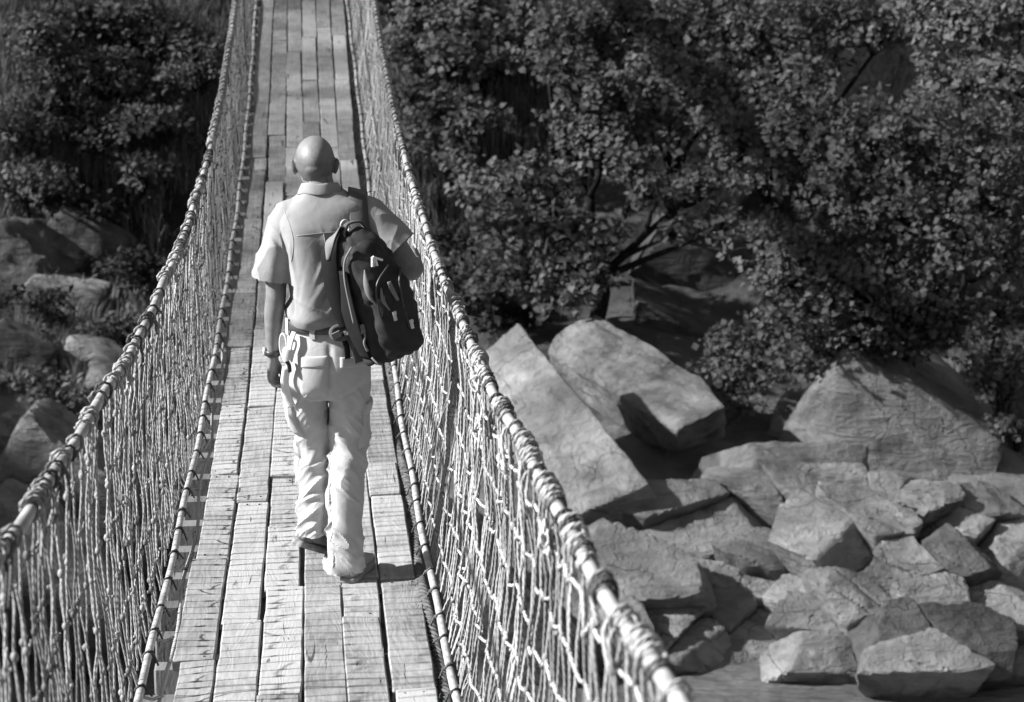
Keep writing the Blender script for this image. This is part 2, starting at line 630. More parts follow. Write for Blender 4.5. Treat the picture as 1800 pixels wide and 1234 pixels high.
# --- planks: six lanes, butt joints taken from the photograph where it shows them
joints = {
    0: [3.1, 4.7, 6.2, 7.68, 9.08, 10.52, 11.95, 13.28, 14.72, 16.98, 18.69, 19.1, 21.2, 23.41, 25.1],
    1: [3.6, 5.1, 6.6, 8.16, 10.01, 11.86, 13.73, 15.9, 18.21, 19.94, 21.63, 23.7, 25.6],
    2: [3.0, 4.4, 5.9, 7.26, 8.61, 9.58, 10.44, 12.2, 14.0, 15.9, 17.8, 19.49, 21.4, 23.2, 25.0],
    3: [3.3, 5.2, 6.9, 8.61, 10.2, 11.9, 13.4, 15.2, 17.1, 18.9, 20.4, 22.06, 23.85, 25.4],
    4: [3.5, 5.0, 6.6, 8.16, 8.71, 9.51, 11.4, 13.1, 14.9, 16.6, 18.1, 19.43, 21.3, 23.01, 23.7, 24.23, 25.9],
    5: [3.2, 4.5, 5.9, 7.27, 8.69, 10.04, 10.62, 12.4, 14.1, 15.6, 17.3, 18.98, 20.5, 22.08, 23.9, 25.7]}
HALF_W = 0.44
LANE = 2 * HALF_W / 6


def build_plank(x0, x1, y0, y1, dz, tilt):
    mb = MB()
    n = max(3, int((y1 - y0) / 0.14))
    ys = np.linspace(y0, y1, n + 1)
    c = np.array([centre((y0 + y1) / 2) + (x0 + x1) / 2, (y0 + y1) / 2, deck((y0 + y1) / 2)])
    yaw = rng.normal(0, 0.0035)
    rings = []
    b, th = 0.005, 0.042
    warp = rng.normal(0, 0.003)
    for k, y in enumerate(ys):
        j = rng.normal(0, 0.0014, 8)
        cc = centre(y) + (y - c[1]) * yaw
        zt = deck(y) + dz + warp * (2 * (y - y0) / (y1 - y0) - 1) ** 2
        l, r = cc + x0, cc + x1
        zl, zr = zt - tilt, zt + tilt
        e = b if 0 < k < n else b * 1.0
        rings.append([(l + j[0], y, zl - e), (l + b + j[0], y, zl + j[4]), (r - b + j[1], y, zr + j[5]), (r + j[1], y, zr - e),
                      (r + j[1], y, zr - th + e), (r - b, y, zr - th), (l + b, y, zl - th), (l + j[0], y, zl - th + e)])
    r0, r1 = np.array(rings[0]), np.array(rings[-1])
    a0, a1 = r0.copy(), r1.copy()
    for a, s in ((a0, 1), (a1, -1)):
        m = a.mean(0)
        a[:, 0] = m[0] + (a[:, 0] - m[0]) * 0.965
        a[:, 2] = m[2] + (a[:, 2] - m[2]) * 0.80
    r0[:, 1] += 0.005
    r1[:, 1] -= 0.005
    rings = [a0, r0] + rings[1:-1] + [r1, a1]
    mb.loft(rings)
    nf = len(mb.f)
    for ye in (y0 + 0.05, y1 - 0.05):
        for fx in (0.25, 0.75):
            if rng.random() < 0.4:
                continue
            x = centre(ye) + x0 + (x1 - x0) * fx + rng.normal(0, 0.008)
            z = deck(ye) + dz + tilt * (2 * fx - 1)
            mb.tube([(x, ye, z - 0.004), (x, ye, z + 0.002)], 0.0042, 6)
    me = mb.mesh('plank', c, smooth=False)
    me.materials.append(M['plank'])
    me.materials.append(M['nail'])
    mi = np.zeros(len(me.polygons), np.int32)
    mi[nf:] = 1
    me.polygons.foreach_set('material_index', mi)
    obj('plank', me, None, bridge, c)


for lane in range(6):
    js = list(joints[lane])
    while js[0] > Y0B + 1.0:
        js.insert(0, js[0] - rng.uniform(1.4, 2.1))
    while js[-1] < Y1B - 1.0:
        js.append(js[-1] + rng.uniform(1.4, 2.1))
    for a, b in zip(js[:-1], js[1:]):
        g0, g1 = rng.uniform(0.002, 0.007), rng.uniform(0.002, 0.007)
        sh = rng.normal(0, 0.003)
        xa = -HALF_W + lane * LANE + g0 + sh
        xb = -HALF_W + (lane + 1) * LANE - g1 + sh
        if lane == 0:
            xa += rng.normal(0, 0.008)
        if lane == 5:
            xb += rng.normal(0, 0.008)
        build_plank(xa, xb, a + rng.uniform(0.002, 0.007), b - rng.uniform(0.002, 0.007), rng.normal(0, 0.0035), rng.normal(0, 0.0015))

# --- joists
jm = MB()
for s_ in (0,):
    rings = []
    for x in (-0.545, -0.538, -0.3, 0.0, 0.3, 0.538, 0.545):
        k = 0.9 if abs(x) == 0.545 else 1.0
        jx = 0.003
        rings.append([(x, -0.05 * k, -0.045 * k), (x, 0.05 * k, -0.045 * k), (x, 0.05 * k, 0.045 * k), (x, -0.05 * k, 0.045 * k)])
    jm.loft(rings)
joist_me = jm.mesh('joist', smooth=False)
joist_me.materials.append(M['joist'])
y = Y0B + 0.1
JY = []
while y < Y1B:
    JY.append(y)
    o = obj('joist', joist_me, None, bridge, (centre(y) + rng.normal(0, 0.015), y, deck(y) - 0.105))
    o.rotation_euler = (math.atan(2 * 0.0064 * (y - 17)), 0, rng.normal(0, 0.012))
    y += 0.40 + rng.normal(0, 0.015)


# --- cables
def spl(ys, xs):
    c = np.polyfit(ys, xs, 3)
    lo, hi = min(ys), max(ys)
    return lambda y: np.polyval(c, np.clip(y, lo, hi))


XHR = spl([3.4, 4.2, 5.3, 7.3, 8.9, 10.4, 13.6, 16.4, 19.2, 24], [0.665, 0.622, 0.605, 0.63, 0.638, 0.635, 0.625, 0.65, 0.685, 0.70])
XHL = spl([3.4, 4.9, 5.6, 6.3, 7.5, 9.5, 11.5, 14.1, 17.5, 20.1, 25], [-0.66, -0.588, -0.545, -0.525, -0.522, -0.508, -0.495, -0.467, -0.468, -0.455, -0.45])
XTR = spl([3, 7.0, 8.8, 11.2, 12.6, 17.8, 21.2, 25.3], [0.545, 0.532, 0.525, 0.522, 0.525, 0.565, 0.56, 0.55])
XTL = spl([3, 7.1, 8.9, 11.0, 14.1, 20.6, 25], [-0.53, -0.505, -0.482, -0.470, -0.45, -0.41, -0.40])
RAIL_H = 1.10


def hand(side, y):
    f = XHR if side > 0 else XHL
    w = 0.008 * math.sin(y * 2.3 + side) + 0.006 * math.sin(y * 5.1 + 2 * side)
    return np.array([float(f(y)), y, deck(y) + RAIL_H + w])


def toe(side, y):
    f = XTR if side > 0 else XTL
    return np.array([float(f(y)) + 0.004 * math.sin(y * 3.1 + side), y, deck(y) + 0.03 + 0.005 * math.sin(y * 2.1)])


hand_cable, toe_cable = {}, {}
R_HAND, R_TOE = 0.0160, 0.0140
for side, w in ((1, 'right'), (-1, 'left')):
    for nm, fn, rad, store in (('hand_cable', hand, R_HAND, hand_cable), ('toe_cable', toe, R_TOE, toe_cable)):
        mb = MB()
        ys = np.arange(Y0B, Y1B + 0.01, 0.12)
        mb.tube([fn(side, q) for q in ys], rad * (1 + 0.05 * np.sin(ys * 9.0)), 12)
        oc = fn(side, 8.0)
        store[side] = obj(nm, mb.mesh(nm, oc), M['cable'], bridge, oc,
                          label='%s-hand %s cable of the footbridge' % (w, 'upper rail' if nm == 'hand_cable' else 'lower edge'))


def coil(mb, fn, side, y, turns, pitch, rc, rr, loose=0.0, n=6, seg=11):
    """rope wound round a cable that runs along y"""
    k = int(turns * seg) + 1
    ph0 = rng.uniform(0, 6.28)
    t = np.linspace(0, turns, k)
    pts = []
    for q in t:
        a = ph0 + q * 2 * math.pi
        yy = y + (q - turns / 2) * pitch
        c = fn(side, yy)
        rad = rc + rr * 0.9 + loose * max(0.0, math.sin(a)) * (0.6 + 0.4 * math.sin(q * 3 + ph0))
        pts.append(c + np.array([math.cos(a) * rad, 0.012 * math.sin(2 * a) * (loose > 0), math.sin(a) * rad]))
    mb.tube(pts, rr, n)


far_lash = {1: MB(), -1: MB()}
for side in (1, -1):
    y = 2.6
    while y < 30:
        near = y < 14.0
        mb = MB() if near else far_lash[side]
        rr = rng.uniform(0.0038, 0.0052)
        if near:
            coil(mb, hand, side, y, rng.choice([1.05, 1.1, 1.6, 2.1]), rng.uniform(0.012, 0.035), R_HAND, rr, rng.uniform(0.0, 0.02), 6, 11)
            if rng.random() < 0.3:                       # a tail or a loop standing off the cable
                c = hand(side, y)
                dx = -side * rng.uniform(0.01, 0.03)
                e = c + np.array([dx, rng.normal(0, 0.05), -rng.uniform(0.05, 0.13)])
                mb.tube(smooth_path([c + (0, 0, 0.02), c + np.array([dx * 1.2, 0.01, -0.02]), e], 4), rr, 6)
            oc = hand(side, y)
            obj('lashing', mb.mesh('lashing', oc), M['rope'] if rng.random() < 0.7 else M['twine'], hand_cable[side], oc)
            y += rng.choice([0.03, 0.07, 0.12, 0.16, 0.22, 0.30], p=[0.12, 0.16, 0.26, 0.22, 0.16, 0.08])
        else:
            coil(mb, hand, side, y, 1.3, 0.02, R_HAND, 0.007, 0.012, 4, 7)
            y += rng.uniform(0.13, 0.2)
    obj('far_lashings', far_lash[side].mesh('far_lashings'), M['rope'], hand_cable[side], kind='stuff')

# dense windings and cloth-like knots along the right rail (and one on the left)
for side, y, turns, pitch, mt in ((1, 5.75, 6, 0.05, 'rope'), (1, 5.25, 6, 0.045, 'rope'), (1, 4.75, 4, 0.05, 'rope'), (1, 4.3, 3, 0.02, 'twine'), (1, 3.75, 3, 0.06, 'rope'),
                                  (1, 7.35, 4, 0.016, 'pale_rope'), (1, 6.55, 3, 0.04, 'pale_rope'), (-1, 13.9, 8, 0.02, 'pale_rope'),
                                  (-1, 11.6, 4, 0.03, 'rope'), (-1, 5.35, 3, 0.04, 'rope'), (1, 10.2, 3, 0.035, 'rope'), (1, 8.5, 3, 0.035, 'rope')):
    mb = MB()
    coil(mb, hand, side, y, turns, pitch, R_HAND, 0.0058, 0.016, 6, 12)
    oc = hand(side, y)
    obj('winding', mb.mesh('winding', oc), M[mt], hand_cable[side], oc)
for y, dz, r in ((7.25, -0.03, 0.05), (7.1, -0.16, 0.05), (6.3, -0.12, 0.04), (5.2, -0.10, 0.04)):
    mb = MB()                                            # bundled ends of pale cord tied under the rail
    c = hand(1, y) + np.array([-0.015, 0, dz])
    for k in range(9):
        q = c + rng.normal(0, r * 0.45, (5, 3)) * np.array([0.5, 1, 1])
        mb.tube(smooth_path(q, 4), 0.0045, 5)
    obj('tied_bundle', mb.mesh('tied_bundle', c), M['pale_rope'], hand_cable[1], c)

# twine rings round the lower cables
for side in (1, -1):
    y = 5.6
    while y < 26:
        mb = MB()
        coil(mb, toe, side, y, 1.6, 0.008, R_TOE, 0.0038, 0.003, 5, 9)
        c = toe(side, y)
        q = c + np.array([-side * 0.035, rng.normal(0, 0.02), -0.03])
        mb.tube([c + (0, 0, 0.016), c + np.array([-side * 0.02, 0.0, 0.006]), q], 0.004, 5)
        obj('cable_tie', mb.mesh('cable_tie', c), M['twine'], toe_cable[side], c)
        y += rng.uniform(0.27, 0.42)


# --- rope nets
def net_pt(side, y, t):
    """t = 0 at the lower cable, 1 at the rail; the net hangs with a slight belly"""
    a, b = toe(side, y), hand(side, y)
    p = a + (b - a) * t
    p[0] += side * (0.030 * math.sin(math.pi * t) * (1 if side > 0 else 0.6) + 0.024 * (1 - t))
    return p


ROWS = [0.10, 0.26, 0.42, 0.58, 0.74, 0.90]
NET_END = 13.6
nets = {}
row_jit = {}
for side, w in ((1, 'right'), (-1, 'left')):
    cross = []
    oc = net_pt(side, 8.0, 0.5)
    nets[side] = obj('rope_net', None, None, bridge, oc, label='%s-hand side netting of upright ropes' % w)
    y = 2.9
    i = 0
    far = MB()
    knots_y = {k: [] for k in range(len(ROWS))}
    while y < 30.0:
        near = y < NET_END
        loose = 1.0 + (1.6 if (side > 0 and y < 5.6) else 0.0)
        mb = MB() if near else far
        rad = rng.uniform(0.0034, 0.0047) * (0.96 if side > 0 else 0.82)
        ts = [0.0]
        for k, r in enumerate(ROWS):
            ts.append(r + rng.normal(0, 0.007) * loose)
        ts.append(1.0)
        ph = rng.uniform(0, 6.28)
        lean = rng.normal(0, 0.008) * loose
        amp = rng.uniform(0.002, 0.009) * loose
        pts = []
        kp = []
        for k, t in enumerate(ts):
            yy = y + lean * (t - 0.5) + amp * (1 if (k + i) % 2 else -1) * (0 < k < len(ts) - 1)
            p = net_pt(side, yy, t) + np.array([rng.normal(0, 0.006), 0, 0])
            pts.append(p)
            if 0 < k < len(ts) - 1:
                kp.append(p)
                knots_y[k - 1].append(p)
        path = smooth_path(pts, 3 if near else 1)
        if near:
            path = path + rng.normal(0, 0.0016, path.shape)
        mb.tube(path, rad, 6 if near else 3, cap=False)
        dbl = rng.random() < 0.35 and near
        if dbl:                                            # the rope runs doubled between its knots
            d = rng.uniform(0.012, 0.02)
            p2 = np.array(pts)
            mids = []
            for k in range(len(p2) - 1):
                mids += [p2[k] + (0, 0.004, 0), (p2[k] + p2[k + 1]) / 2 + np.array([rng.normal(0, 0.004), d, 0])]
            mids.append(p2[-1])
            mb.tube(smooth_path(mids, 2), rad * 0.9, 5, cap=False)
        for p in kp:
            if rng.random() < (0.9 if near else 0.6):
                s = rng.uniform(0.0072, 0.0105)
                if near:
                    mb.ball(p, (s, s * 1.1, s * 1.35), 6, 4)
                    mb.ball(p + rng.normal(0, 0.006, 3), s * 0.72, 5, 3)
                else:
                    mb.ball(p, s * 1.2, 4, 3)
        if side < 0:                                       # short links to the neighbouring rope
            for p in kp:
                if rng.random() < 0.35:
                    e = p + np.array([rng.normal(0, 0.004), rng.uniform(0.05, 0.08), rng.normal(0.0, 0.02)])
                    mb.tube([p, (p + e) / 2 - (0, 0, 0.006), e], rad * 0.9, 5 if near else 3, cap=False)
        if near:
            oc2 = net_pt(side, y, 0.5)
            obj('net_rope', mb.mesh('net_rope', oc2), M['rope'], nets[side], oc2)
        y += rng.uniform(0.074, 0.092) if near else 0.09
        i += 1
    obj('far_net_ropes', far.mesh('far_net_ropes'), M['rope'], nets[side], kind='stuff')
    # the cross strands that tie neighbouring ropes together
    for k in range(len(ROWS) if side > 0 else 0):
        mb = MB()
        pp = np.array(knots_y[k])
        yy = pp[:, 1]
        run = []
        for j in range(len(pp)):
            run.append(pp[j])
            if j == len(pp) - 1:
                if len(run) > 1:
                    q = []
                    for a, b in zip(run[:-1], run[1:]):
                        q += [a, (a + b) / 2 - np.array([0, 0, abs(rng.normal(0, 0.006))])]
                    q.append(run[-1])
                    mb.tube(q, 0.0050 if side > 0 else 0.0028, 5, cap=False)
                run = []
        oc2 = net_pt(side, 8.0, ROWS[k])
        obj('cross_strand', mb.mesh('cross_strand', oc2), M['pale_rope'] if side > 0 else M['rope'], nets[side], oc2)

# --- thick braided rope lying between deck and right lower cable; thinner lacing on the left
mb = MB()
ys = np.arange(5.4, 13.4, 0.02)
for k in range(3):
    ph = ys * 2 * math.pi / 0.16 + k * 2.094
    c = np.array([[centre(q) + HALF_W + 0.026 + 0.010 * math.sin(q * 2.7), q, deck(q) - 0.025 - 0.018 * math.cos(q * 3.3)] for q in ys])
    mb.tube(c + np.stack([np.cos(ph) * 0.011, ys * 0, np.sin(ph) * 0.011], -1), 0.0125, 6)
c0 = np.array([centre(8) + HALF_W, 8.0, deck(8)])
obj('braided_rope', mb.mesh('braided_rope', c0), M['braid'], bridge, c0, label='thick dark braided rope along the right edge of the deck')
mb = MB()
c = [np.array([centre(q) - HALF_W - 0.018 + 0.010 * math.sin(q * 4.1), q, deck(q) - 0.012 - 0.012 * math.sin(q * 2.9)]) for q in np.arange(6.2, 13.6, 0.1)]
mb.tube(smooth_path(c, 2), 0.0075, 7)
q = 6.4
while q < 13:
    a = toe(-1, q) + (0.012, 0, 0.0)
    b = np.array([centre(q + 0.12) - HALF_W - 0.018, q + 0.14, deck(q + 0.12) - 0.012])
    mb.tube([a, (a + b) / 2 - (0, 0, 0.012), b], 0.006, 6)
    q += rng.uniform(0.35, 0.8)
c0 = np.array([-HALF_W, 8.0, deck(8)])
obj('lacing_rope', mb.mesh('lacing_rope', c0), M['rope'], bridge, c0, label='thin rope lacing the left lower cable to the deck')
# ================================================================== PERSON
PO = np.array([0.14, 8.75, deck(8.75)])


def interp_keys(keys, n):
    return smooth_path(np.asarray(keys, float), n)


def zloft(mb, keys, n=40, sub=5, exp=2.3):
    """rings (z, cx, cy, rx, ry) stacked along z"""
    k = interp_keys(keys, sub)
    a = np.arange(n) * 2 * math.pi / n
    ca, sa = np.cos(a), np.sin(a)
    ca, sa = np.sign(ca) * np.abs(ca) ** (2 / exp), np.sign(sa) * np.abs(sa) ** (2 / exp)
    mb.loft([np.stack([q[1] + q[3] * ca, q[2] + q[4] * sa, np.full(n, q[0])], -1) for q in k])


def limb(mb, keys, n=24, sub=5, ref=(0, 1, 0)):
    """keys (x, y, z, ra, rb): rb along ref, ra across it"""
    k = interp_keys(keys, sub)
    c = k[:, :3]
    t = nz(np.gradient(c, axis=0))
    a = np.arange(n) * 2 * math.pi / n
    rings = []
    for i in range(len(k)):
        e2 = nz(np.asarray(ref, float) - t[i] * np.dot(ref, t[i]))
        e1 = np.cross(e2, t[i])
        rings.append(c[i] + np.cos(a)[:, None] * e1 * k[i, 3] + np.sin(a)[:, None] * e2 * k[i, 4])
    mb.loft(rings)


def remesh(name, mb, voxel, smooth_it=4, fac=0.5):
    me = mb.mesh(name + '_src')
    o = bpy.data.objects.new(name + '_src', me)
    COL.objects.link(o)
    m = o.modifiers.new('r', 'REMESH')
    m.mode = 'VOXEL'
    m.voxel_size = voxel
    if smooth_it:
        q = o.modifiers.new('s', 'SMOOTH')
        q.iterations = smooth_it
        q.factor = fac
    dg = bpy.context.evaluated_depsgraph_get()
    dg.update()
    out = bpy.data.meshes.new_from_object(o.evaluated_get(dg))
    out.name = name
    bpy.data.objects.remove(o)
    bpy.data.meshes.remove(me)
    return out


def get_v(me):
    v = np.empty(len(me.vertices) * 3, np.float32)
    me.vertices.foreach_get('co', v)
    n = np.empty(len(me.vertices) * 3, np.float32)
    me.vertices.foreach_get('normal', n)
    return v.reshape(-1, 3).astype(float), n.reshape(-1, 3).astype(float)


def set_v(me, v):
    me.vertices.foreach_set('co', v.astype(np.float32).ravel())
    me.update()


def cut_faces(me, test):
    """drop the faces whose centre/normal pass the test (opens sleeves and cuffs)"""
    import bmesh
    bm = bmesh.new()
    bm.from_mesh(me)
    bmesh.ops.delete(bm, geom=[f for f in bm.faces if test(f.calc_center_median(), f.normal)], context='FACES')
    bm.to_mesh(me)
    bm.free()
    me.update()


def seg_gauss(p, a, b, w):
    """gaussian of the distance to a segment"""
    a, b = np.asarray(a, float), np.asarray(b, float)
    d = b - a
    t = np.clip(((p - a) @ d) / (d @ d), 0, 1)
    r = np.linalg.norm(p - (a + t[:, None] * d), axis=1)
    return np.exp(-(r / w) ** 2) * np.sin(np.pi * np.clip(t * 0.9 + 0.05, 0, 1))


def make_hand(mb, w, d, n, l, curl=1.0):
    """w wrist, d along the hand, n the way the palm faces, l towards the thumb side"""
    w, d, n, l = (np.asarray(q, float) for q in (w, d, n, l))
    d = nz(d)
    n = nz(n - d * (n @ d))
    l = nz(l - d * (l @ d) - n * (l @ n))
    k = []
    for s, hw, ht in ((-0.02, 0.027, 0.021), (0.0, 0.028, 0.019), (0.035, 0.038, 0.017), (0.07, 0.042, 0.0155), (0.09, 0.040, 0.012)):
        c = w + d * s
        a = np.arange(20) * 2 * math.pi / 20
        k.append(c + np.cos(a)[:, None] * l * hw + np.sin(a)[:, None] * n * ht)
    mb.loft(k)
    for off, ln, r in ((0.030, 0.074, 0.0088), (0.010, 0.083, 0.0092), (-0.011, 0.077, 0.0088), (-0.030, 0.060, 0.0078)):
        p = w + d * 0.078 + l * off
        path = [p - d * 0.02, p]
        ang = 0.0
        for seg, bend in ((0.45, 0.55), (0.30, 0.95), (0.25, 0.7)):
            ang += bend * curl
            p = p + (d * math.cos(ang) + n * math.sin(ang)) * ln * seg
            path.append(p)
        q = smooth_path(path, 3)
        mb.tube(q, np.linspace(r * 1.1, r * 0.82, len(q)), 8)
        mb.ball(q[-1], r * 0.84, 8, 6)
    p = w + d * 0.02 + l * 0.026
    path = [p, p + d * 0.028 + l * 0.016 + n * 0.010, p + d * 0.056 + l * 0.016 + n * 0.024, p + d * 0.080 + l * 0.004 + n * 0.032]
    q = smooth_path(path, 3)
    mb.tube(q, np.linspace(0.0135, 0.0085, len(q)), 8)
    mb.ball(q[-1], 0.0088, 8, 6)


def build_person():
    P = obj('person', None, origin=PO, label='bald man in short-sleeved shirt and cargo trousers walking away along the planks', cat='person')
    HC = np.array([-0.026, 0.075, 1.638])               # middle of the head
    # ---------- body: one continuous skin surface
    mb = MB()
    zloft(mb, [(0.80, 0.008, 0.0, 0.13, 0.09), (0.92, 0.008, -0.005, 0.145, 0.11), (1.03, 0.01, 0.0, 0.13, 0.095), (1.15, 0.008, 0.0, 0.14, 0.10),
               (1.30, 0.01, 0.01, 0.15, 0.105), (1.42, 0.012, 0.03, 0.15, 0.085), (1.475, 0.008, 0.035, 0.11, 0.07), (1.50, 0.0, 0.037, 0.065, 0.06)], 32)
    limb(mb, [(0.004, 0.03, 1.44, 0.060, 0.060), (-0.002, 0.036, 1.50, 0.058, 0.060), (-0.012, 0.052, 1.56, 0.053, 0.058), (-0.024, 0.072, 1.62, 0.054, 0.062)], 24)
    # cranium, jaw, face
    mb.ball(HC + (0, -0.004, 0.004), (0.0735, 0.096, 0.086), 32, 20)
    mb.ball(HC + (0, -0.030, -0.012), (0.066, 0.066, 0.072), 24, 16)
    mb.ball(HC + (0, 0.030, -0.062), (0.054, 0.062, 0.062), 24, 16)
    mb.ball(HC + (0, 0.064, -0.098), (0.030, 0.026, 0.024), 16, 10)
    for sx in (-1, 1):
        mb.ball(HC + (sx * 0.034, 0.062, -0.030), (0.026, 0.024, 0.022), 14, 10)      # cheek
        mb.ball(HC + (sx * 0.030, 0.074, 0.016), (0.028, 0.018, 0.010), 14, 8)        # brow
    mb.ball(HC + (0, 0.094, -0.022), (0.011, 0.014, 0.026), 12, 10)
    mb.ball(HC + (0, 0.100, -0.040), (0.016, 0.014, 0.010), 12, 8)
    mb.ball(HC + (0, 0.082, -0.072), (0.024, 0.014, 0.006), 12, 8)
    mb.ball(HC + (0, 0.080, -0.082), (0.021, 0.014, 0.006), 12, 8)
    mb.ball(HC + (0, -0.082, -0.020), (0.036, 0.020, 0.022), 18, 12)                    # back of the skull
    for z_, y_ in ((1.578, 0.006), (1.560, 0.000)):                                      # creases at the nape
        mb.ball((-0.014, y_, z_), (0.042, 0.012, 0.0075), 18, 8)
    for sx in (-1, 1):                                   # ears
        e = HC + np.array([sx * 0.079, -0.010, -0.024])
        ax = nz(np.array([[0.75, sx * 0.0 + 0.0, 0], [0, 1, 0], [0, 0, 1]], float))
        ang = sx * R(32)
        ax = np.array([[math.cos(ang), -math.sin(ang), 0], [math.sin(ang), math.cos(ang), 0], [sx * 0.12, 0, 1]])
        mb.ball(e, (0.0075, 0.019, 0.033), 12, 10, ax)
        mb.ball(e + (sx * 0.004, -0.010, 0.006), (0.0068, 0.012, 0.026), 10, 8, ax)
    # arms
    limb(mb, [(-0.10, 0.03, 1.44, 0.055, 0.06), (-0.155, 0.028, 1.41, 0.052, 0.056), (-0.175, 0.012, 1.30, 0.045, 0.052), (-0.182, 0.0, 1.19, 0.040, 0.045),
              (-0.184, -0.003, 1.13, 0.0385, 0.042), (-0.192, 0.008, 1.07, 0.038, 0.042), (-0.198, 0.018, 1.00, 0.032, 0.036), (-0.201, 0.026, 0.935, 0.025, 0.029),
              (-0.202, 0.030, 0.90, 0.0225, 0.029)], 24)
    make_hand(mb, (-0.203, 0.032, 0.885), (-0.04, 0.12, -1.0), (1.0, -0.35, 0.0), (0.25, 1.0, 0.1), 0.95)
    limb(mb, [(0.12, 0.03, 1.45, 0.055, 0.06), (0.185, 0.028, 1.43, 0.052, 0.056), (0.245, 0.0, 1.35, 0.047, 0.050), (0.300, -0.022, 1.27, 0.043, 0.045),
              (0.318, -0.018, 1.235, 0.042, 0.043), (0.330, 0.030, 1.215, 0.040, 0.040), (0.345, 0.11, 1.205, 0.034, 0.036), (0.352, 0.19, 1.20, 0.026, 0.029), (0.354, 0.22, 1.198, 0.024, 0.028)], 24, ref=(0.5, 0.3, 1))
    make_hand(mb, (0.355, 0.235, 1.197), (0.12, 1.0, -0.05), (-1, 0.1, -0.2), (0, 0, 1), 1.2)
    # legs inside the trousers
    limb(mb, [(0.085, 0, 0.88, 0.07, 0.085), (0.085, 0.01, 0.72, 0.062, 0.075), (0.076, 0.03, 0.52, 0.05, 0.055), (0.060, 0.0, 0.33, 0.045, 0.052), (0.046, -0.02, 0.12, 0.034, 0.038), (0.046, -0.02, 0.07, 0.033, 0.036)], 20)
    limb(mb, [(-0.072, 0, 0.88, 0.07, 0.085), (-0.074, 0.03, 0.72, 0.060, 0.073), (-0.058, 0.108, 0.50, 0.046, 0.052), (-0.062, 0.066, 0.33, 0.042, 0.048), (-0.072, 0.02, 0.20, 0.032, 0.036), (-0.078, 0.015, 0.165, 0.03, 0.034)], 20)
    me = remesh('body', mb, 0.0045, 4)
    body = obj('body', me, M['skin'], P, PO)
    for sx in (-1, 1):
        eb = MB()
        c = HC + np.array([sx * 0.030, 0.079, -0.004])
        eb.ball(c, 0.0105, 14, 10)
        obj('eye', eb.mesh('eye', c), M['eye'], P, PO + c)
    # ---------- shirt
    mb = MB()
    zloft(mb, [(1.035, 0.010, 0.0, 0.146, 0.116), (1.055, 0.010, -0.006, 0.154, 0.126), (1.075, 0.009, -0.008, 0.158, 0.131), (1.13, 0.008, -0.004, 0.156, 0.127),
               (1.22, 0.008, 0.0, 0.156, 0.125), (1.31, 0.010, 0.010, 0.165, 0.126), (1.385, 0.012, 0.020, 0.176, 0.120), (1.44, 0.012, 0.030, 0.178, 0.104),
               (1.485, 0.012, 0.036, 0.140, 0.084), (1.515, 0.004, 0.040, 0.092, 0.070), (1.54, -0.004, 0.044, 0.066, 0.062)], 48, 5, 3.6)
    tv = mb.v[-1]
    ca_, sa_ = math.cos(R(19)), math.sin(R(19))
    tw = sstep(1.50, 1.40, tv[:, 2])
    dx_, dy_ = tv[:, 0] - 0.01, tv[:, 1] - 0.01
    tv[:, 0] += tw * (dx_ * ca_ - dy_ * sa_ - dx_)
    tv[:, 1] += tw * (dx_ * sa_ + dy_ * ca_ - dy_)
    limb(mb, [(-0.085, 0.032, 1.435, 0.066, 0.080), (-0.128, 0.030, 1.425, 0.066, 0.082), (-0.158, 0.024, 1.37, 0.065, 0.082), (-0.178, 0.014, 1.30, 0.066, 0.081), (-0.200, 0.004, 1.215, 0.071, 0.085), (-0.210, -0.001, 1.160, 0.074, 0.088)], 32)
    limb(mb, [(0.110, 0.032, 1.445, 0.062, 0.078), (0.165, 0.030, 1.435, 0.062, 0.080), (0.222, 0.014, 1.385, 0.060, 0.076), (0.262, 0.002, 1.345, 0.061, 0.072), (0.290, -0.008, 1.317, 0.063, 0.071), (0.318, -0.018, 1.289, 0.064, 0.072)], 32, ref=(0.4, 1, 0.4))
    me = remesh('shirt', mb, 0.0048, 7)
    v, n = get_v(me)
    up = np.zeros(len(v))
    # slack folds that fall from the shoulders and gather over the belt
    sl = np.stack([v[:, 0] * 15 + v[:, 2] * 4.0, v[:, 1] * 7, v[:, 2] * 2.6], -1)
    up += 0.013 * ((1 - np.abs(vnoise(sl))) ** 3 - 0.35) * sstep(1.45, 1.30, v[:, 2]) * sstep(1.03, 1.07, v[:, 2])
    gz = np.stack([v[:, 0] * 10, v[:, 1] * 8, v[:, 2] * 26 + v[:, 0] * 12], -1)
    up += 0.0055 * (1 - 2 * np.abs(vnoise(gz))) * sstep(1.19, 1.09, v[:, 2])
    slv = sstep(-0.13, -0.16, v[:, 0]) + sstep(0.19, 0.22, v[:, 0])
    gs = np.stack([v[:, 0] * 20 + v[:, 2] * 12, v[:, 1] * 14, v[:, 2] * 9], -1)
    up += 0.0065 * ((1 - np.abs(vnoise(gs * 0.8))) ** 3 - 0.35) * slv
